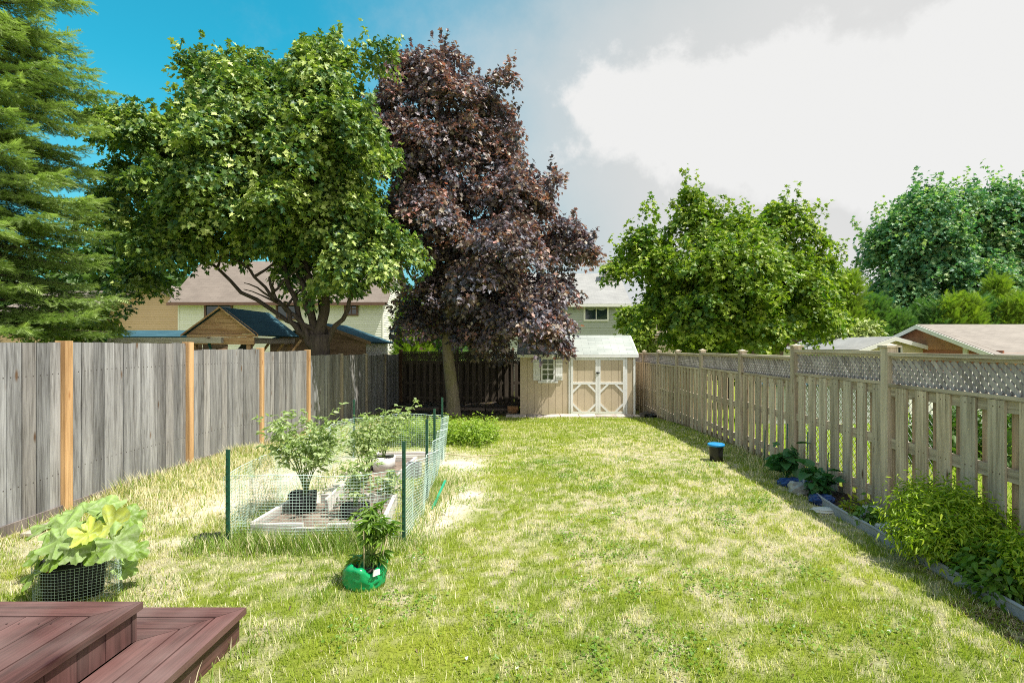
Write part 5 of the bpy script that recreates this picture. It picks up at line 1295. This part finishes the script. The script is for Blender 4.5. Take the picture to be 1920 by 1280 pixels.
# squash ------------------------------------------------------------
def squash():
    c = Vector((-2.94, 3.42, g1(-2.94, 3.42))); pot('fabric_pot', 'wide black fabric pot under the squash plant', c, .17, .25, M['black_pot'])
    t = thing('squash_plant', 'squash plant with big pale green lobed leaves in the black pot', 'squash plant', c+Vector((0, 0, .23)))
    def vein(i):
        th = 2*math.pi*i/40-math.pi/2; return 1+.55*max(0, abs(math.cos(2.5*th))-.9)/.1
    def leafmesh(r, cup, seed):
        k = random.Random(seed); vs = [(0, 0, 0)]; n = 40; rings = (.35, .7, 1.)
        for ri in rings:
            for i in range(n):
                a = 2*math.pi*i/n; th = a-math.pi/2
                lob = .66+.34*abs(math.cos(2.5*(th)))**.8+.04*math.sin(19*a)
                notch = 1-.75*math.exp(-((math.atan2(math.sin(a+math.pi/2), math.cos(a+math.pi/2)))/.28)**2)
                q = r*ri*(lob if ri > .5 else 1)*(notch if ri > .5 else .8)
                x, y = q*math.cos(a), q*math.sin(a)
                z = cup*ri*ri*r+.05*r*math.sin(5*th)*ri-.20*r*abs(math.sin(2.5*th))*ri-.22*r*max(0, ri-.5)*(1+math.sin(3*th+seed))+.03*r*math.sin(13*th+seed)*ri+k.uniform(-.012, .012)*r
                vs.append((x, y, z))
        fs = [(0, 1+i, 1+(i+1) % n) for i in range(n)]
        for j in range(2): fs += [(1+j*n+i, 1+(j+1)*n+i, 1+(j+1)*n+(i+1) % n, 1+j*n+(i+1) % n) for i in range(n)]
        return vs, fs
    stm = MB()
    #       px,  py,  Y,  radius px, tilt(x,y), kind
    spec = [(120, 985, 3.45, 44, -.3, -.3, 0), (75, 1030, 3.3, 36, -.7, -.3, 1), (62, 1075, 3.25, 34, -1.0, -.5, 1), (160, 955, 3.7, 36, 0, .2, 0), (200, 945, 3.8, 34, .2, .3, 0), (240, 965, 3.65, 32, .6, 0, 1), (205, 985, 3.4, 42, .1, -.6, 2), (165, 1000, 3.25, 34, -.1, -.7, 2),
            (215, 1015, 3.3, 46, .35, -.6, 0), (110, 1012, 3.25, 42, -.3, -.6, 0), (255, 1030, 3.5, 26, .9, -.2, 1), (235, 1065, 3.5, 24, .9, -.3, 0), (85, 985, 3.6, 36, -.5, .1, 0), (180, 975, 3.85, 38, 0, .3, 1), (140, 1030, 3.2, 34, 0, -.9, 0), (130, 960, 3.85, 32, -.3, .3, 1), (240, 990, 3.85, 30, .4, .3, 0), (180, 1035, 3.25, 28, .2, -.9, 1), (100, 1050, 3.2, 28, -.5, -.9, 1)]
    cols = [(.24, .35, .10), (.17, .28, .035), (.42, .47, .08)]
    for i, (px, py, Y, rp, tx, ty, kd) in enumerate(spec):
        p = W(px, py, Y); r = rp*Y/1000*.92; vs, fs = leafmesh(r, .18 if kd != 2 else .5, 200+i)
        n = Vector((tx*.8, ty*.9-.55, 1)).normalized(); tip = Vector((p.x-c.x, p.y-c.y-.05, -.1)); tip = (tip-n*tip.dot(n)).normalized(); x = tip.cross(n)
        Rm = Matrix((x, tip, n)).transposed(); v = random.uniform(.8, 1.2)
        mb = MB(); mb._add([p+Rm @ Vector(q) for q in vs], fs, (1, 1, 1), None, True); mb.c = [tuple(e*v*(1 if q == 0 else vein((q-1) % 40)) for e in cols[kd]) for q in range(len(vs))]; mb.build('leaf', M['squash'], t)
        s = c+Vector((random.uniform(-.06, .06), random.uniform(-.06, .06), .22)); stm.tube(curve(s, p-n*.003, (0, 0, .08), 7), [.010, .009, .008, .007, .006, .005, .004], 6)
    stm.build('stalks', M['stem'], t)
    mb = MB(); mb.rock(c+Vector((-.02, -.16, .24)), .02, .02, .025, 4, (1, .4, .1)); mb.build('blossom', M['bamboo'], t)
    # wire guard around the pot
    mb = MB(); N = 74; H = .235
    def P(i, z): a = 2*math.pi*i/N; return c+Vector((math.cos(a)*(.20+.06*max(0, math.cos(a))+.01*math.sin(3*a+z*9)), math.sin(a)*.20-.0, z))
    for i in range(N): mb.tube([P(i, 0), P(i, H/2), P(i, H+.012*math.sin(i*.3))], .0011, 3, cap=False)
    for j in range(14): mb.tube([P(i, H*j/13) for i in range(N+1)], .0011, 3, cap=False)
    mb.build('wire_guard', M['net'], label='cylinder of pale wire mesh around the black squash pot', cat='wire mesh')
M['squash'] = leafmat('squash_leaf', .35, .5, .35, (1.2, 1.3, .5))
def squash_mat():
    mt = M['squash']; nt = mt.node_tree; b = nt.nodes['Principled BSDF']
    n = noise(nt, coords(nt, (1, 1, 1), False), 35, 5, .65)
    a = [x for x in nt.nodes if x.type == 'ATTRIBUTE'][0].outputs['Color']
    c = mixc(nt, rampn(nt, n, .45, .72, 0, .65), a, (.50, .58, .36)); nt.links.new(c, b.inputs['Base Color']); bump(nt, b, n, .5, .006)
squash_mat()
squash()

# ================================================================== RIGHT BORDER
def lid_bucket():
    x, y = 2.57, 7.5; g = g1(x, y); t = thing('black_bucket', 'small black bucket with bright blue lid beside the lattice fence', 'bucket', (x, y, g))
    mb = MB(); mb.lathe((x, y, g), [(.085, 0), (.092, .1), (.10, .2), (.104, .21), (.10, .212)], 24); mb.build('body', M['black_plastic'], t)
    mb = MB(); mb.lathe((x, y, g+.212), [(.112, 0), (.117, .006), (.117, .026), (.108, .032), (.10, .027), (.03, .027)], 24); mb.build('lid', M['blue_lid'], t)
lid_bucket()
BP = [(.02, .10, .035), (.08, .21, .07)]
def bean(label, x, y, h, seed, n):
    g = g1(x, y); kk = random.Random(seed)
    st = [(kk.uniform(-.12, .12), kk.uniform(-.1, .1), kk.uniform(h*.5, h), .25) for _ in range(n)]
    shrubplant('bean_plant', label, (x, y, g+.02), st, 5, .12, HEART, BP, seed, group='climbing plants by the lattice fence', cluster=.09, per=2, mat='bean', droop=.5)
bean('taller broad leaved plant with blue bag at its base beside the fence', 3.02, 6.35, .42, 91, 7)
bean('lower broad leaved plant behind the pale flat stone', 3.02, 5.6, .30, 92, 9)
for i, (x, y, h, lab) in enumerate(((2.98, 6.9, .52, 'thin dark cane left of the taller broad leaved plant'), (3.08, 6.5, .66, 'thin dark cane inside the taller broad leaved plant'), (3.12, 6.1, .62, 'thin dark cane right of the taller broad leaved plant'), (3.16, 5.75, .45, 'short thin dark cane between the two broad leaved plants'))):
    g = g1(x, y); mb = MB(); mb.tube([(x, y, g-.05), (x+.02, y, g+h)], .006, 6); mb.build('support_cane', M['stake'], label=lab, cat='cane', group='dark canes by the lattice fence')
def crumple(name, label, c, rx, ry, rz, mat, seed, cat):
    mb = MB(); mb.rock(c, rx, ry, rz, seed, nu=26, nv=12)
    k = random.Random(seed); mb.v = [(a+k.uniform(-.008, .008), b+k.uniform(-.008, .008), z+k.uniform(-.008, .008)) for a, b, z in mb.v]; mb.build(name, mat, label=label, cat=cat)
crumple('blue_bag', 'crumpled dark blue plastic bag under the taller broad leaved plant', (2.98, 6.12, g1(2.98, 6.12)+.03), .17, .13, .05, M['blue_plastic'], 5, 'plastic bag')
crumple('blue_bag', 'flat blue plastic bag under the lower broad leaved plant', (2.93, 5.42, g1(2.93, 5.42)+.04), .12, .10, .045, M['blue_plastic'], 6, 'plastic bag')
for (x, y, rx, ry, rz, m, lab, sd_) in ((2.88, 5.80, .10, .09, .07, 'stone', 'rounded grey stone at the near side of the blue bags', 1), (2.86, 5.16, .15, .08, .025, 'stone_pale', 'flat pale stone on the edging below the lower leafy plant', 2), (3.10, 4.86, .12, .09, .085, 'stone', 'lumpy grey stone beside the fence left of the shrub', 3), (3.10, 4.58, .13, .10, .045, 'stone_pale', 'pale low stone half under the left side of the shrub', 4)):
    mb = MB(); mb.rock((x, y, g1(x, y)+rz*.7), rx, ry, rz, sd_); mb.build('garden_stone', M[m], label=lab, cat='stone', group='stones in the soil border')
SP = [(.10, .20, .010), (.28, .40, .018), (.48, .57, .05)]
bush('spirea_shrub', 'rounded yellow green shrub against the lattice fence at lower right', 'shrub', (3.06, 3.98, .27), (.38, .40, .27), 950, 12, .046, SP, M['herb'], 101, tmpl=LANCE, disc=.065, stems=24, flat=.7, up=.5)
bush('spirea_shrub', 'second shrub at the right edge pressed to the fence', 'shrub', (3.14, 3.3, .22), (.20, .30, .18), 420, 12, .046, SP, M['herb'], 102, tmpl=LANCE, disc=.065, stems=14, flat=.7, up=.5)
bush('broadleaf_shrub', 'low darker leaved shrub in front of the rounded yellow green shrub', 'shrub', (2.97, 3.42, .12), (.17, .2, .13), 200, 10, .058, [(.05, .14, .015), (.15, .27, .03)], M['herb'], 103, tmpl=OVATE, disc=.08, stems=8, flat=.8, up=.5)
bush('seedling_plant', 'small yellow flowered seedling between the pale stone and grey stone', 'plant', (2.98, 5.0, .08), (.08, .08, .06), 30, 8, .05, [(.12, .2, .02), (.4, .42, .04)], M['herb'], 104, disc=.05, stems=4)
bush('seedling_plant', 'small green seedling just left of the rounded shrub', 'plant', (2.98, 4.72, .07), (.09, .08, .05), 30, 8, .06, [(.06, .16, .02), (.16, .3, .04)], M['herb'], 105, disc=.05, stems=4)
mb = MB(); mb.tube([(2.92, 4.5, .05), (3.0, 4.42, .06), (3.1, 4.45, .05)], .006, 5); mb.tube([(2.96, 4.46, .055), (2.98, 4.36, .05)], .004, 5); mb.build('fallen_twig', M['bamboo'], label='pale dry twig on the border soil beside the shrub', cat='twig')
# ================================================================== BACK CORNER
def back_corner():
    t = thing('planting_bed', 'dark shaded planting bed held by old timbers along the back fence', 'planting bed', (-2.4, 16.6, -.4))
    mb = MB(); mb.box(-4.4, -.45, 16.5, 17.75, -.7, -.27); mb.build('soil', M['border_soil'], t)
    for i, (a, b, z) in enumerate(((-4.4, -2.9, -.30), (-2.85, -1.5, -.30), (-1.45, -.45, -.33), (-4.3, -2.2, -.41), (-2.15, -.6, -.43))):
        mb = MB(); mb.box(a, b, 16.38-.03*(i > 2), 16.49-.03*(i > 2), z-.10, z+.0, jit=.008); mb.build('timber', M['timber'], t)
    # trampled earth under the crown
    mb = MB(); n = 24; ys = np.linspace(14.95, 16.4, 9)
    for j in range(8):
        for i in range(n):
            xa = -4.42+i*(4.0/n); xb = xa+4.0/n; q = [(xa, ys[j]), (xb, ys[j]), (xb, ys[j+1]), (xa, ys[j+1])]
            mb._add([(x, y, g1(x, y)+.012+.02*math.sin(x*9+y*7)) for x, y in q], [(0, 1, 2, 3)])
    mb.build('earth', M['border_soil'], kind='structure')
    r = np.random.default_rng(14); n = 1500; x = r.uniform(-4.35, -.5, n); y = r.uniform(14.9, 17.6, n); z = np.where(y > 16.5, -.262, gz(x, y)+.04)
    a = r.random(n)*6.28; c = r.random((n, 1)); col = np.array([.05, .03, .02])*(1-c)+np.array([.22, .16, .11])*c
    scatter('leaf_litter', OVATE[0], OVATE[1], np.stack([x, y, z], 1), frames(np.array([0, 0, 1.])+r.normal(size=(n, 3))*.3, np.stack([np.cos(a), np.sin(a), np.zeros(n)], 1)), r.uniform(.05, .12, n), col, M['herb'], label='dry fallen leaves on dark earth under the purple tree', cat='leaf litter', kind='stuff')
back_corner()
mb = MB(); mb.tube([(-.78, 16.1, -.30), (-.46, 16.15, -.30)], [.085, .08], 14, sm=False); mb.tube([(-.75, 15.95, -.40), (-.5, 16.0, -.40)], [.07, .07], 12); mb.build('cut_log', M['log'], label='short orange cut log beside the left end of the shed', cat='log')
crumple('black_sheet', 'crumpled black plastic sheet between the shed and lattice fence', (3.12, 14.5, g1(3.1, 14.5)+.06), .2, .45, .08, M['black_plastic'], 8, 'plastic sheet')
mb = MB(); mb.bar((-4.24, 4.45, .02), (-4.3, 4.95, .03), .08, .025, (.62, .58, .52)); mb.build('loose_plank', M['bed_y'], label='bleached plank lying at the foot of the board fence behind the squash', cat='plank')
crumple('dark_cloth', 'scrap of dark landscape fabric beside the near left stake', (-2.68, 4.42, .01), .14, .08, .02, M['black_plastic'], 9, 'fabric scrap')
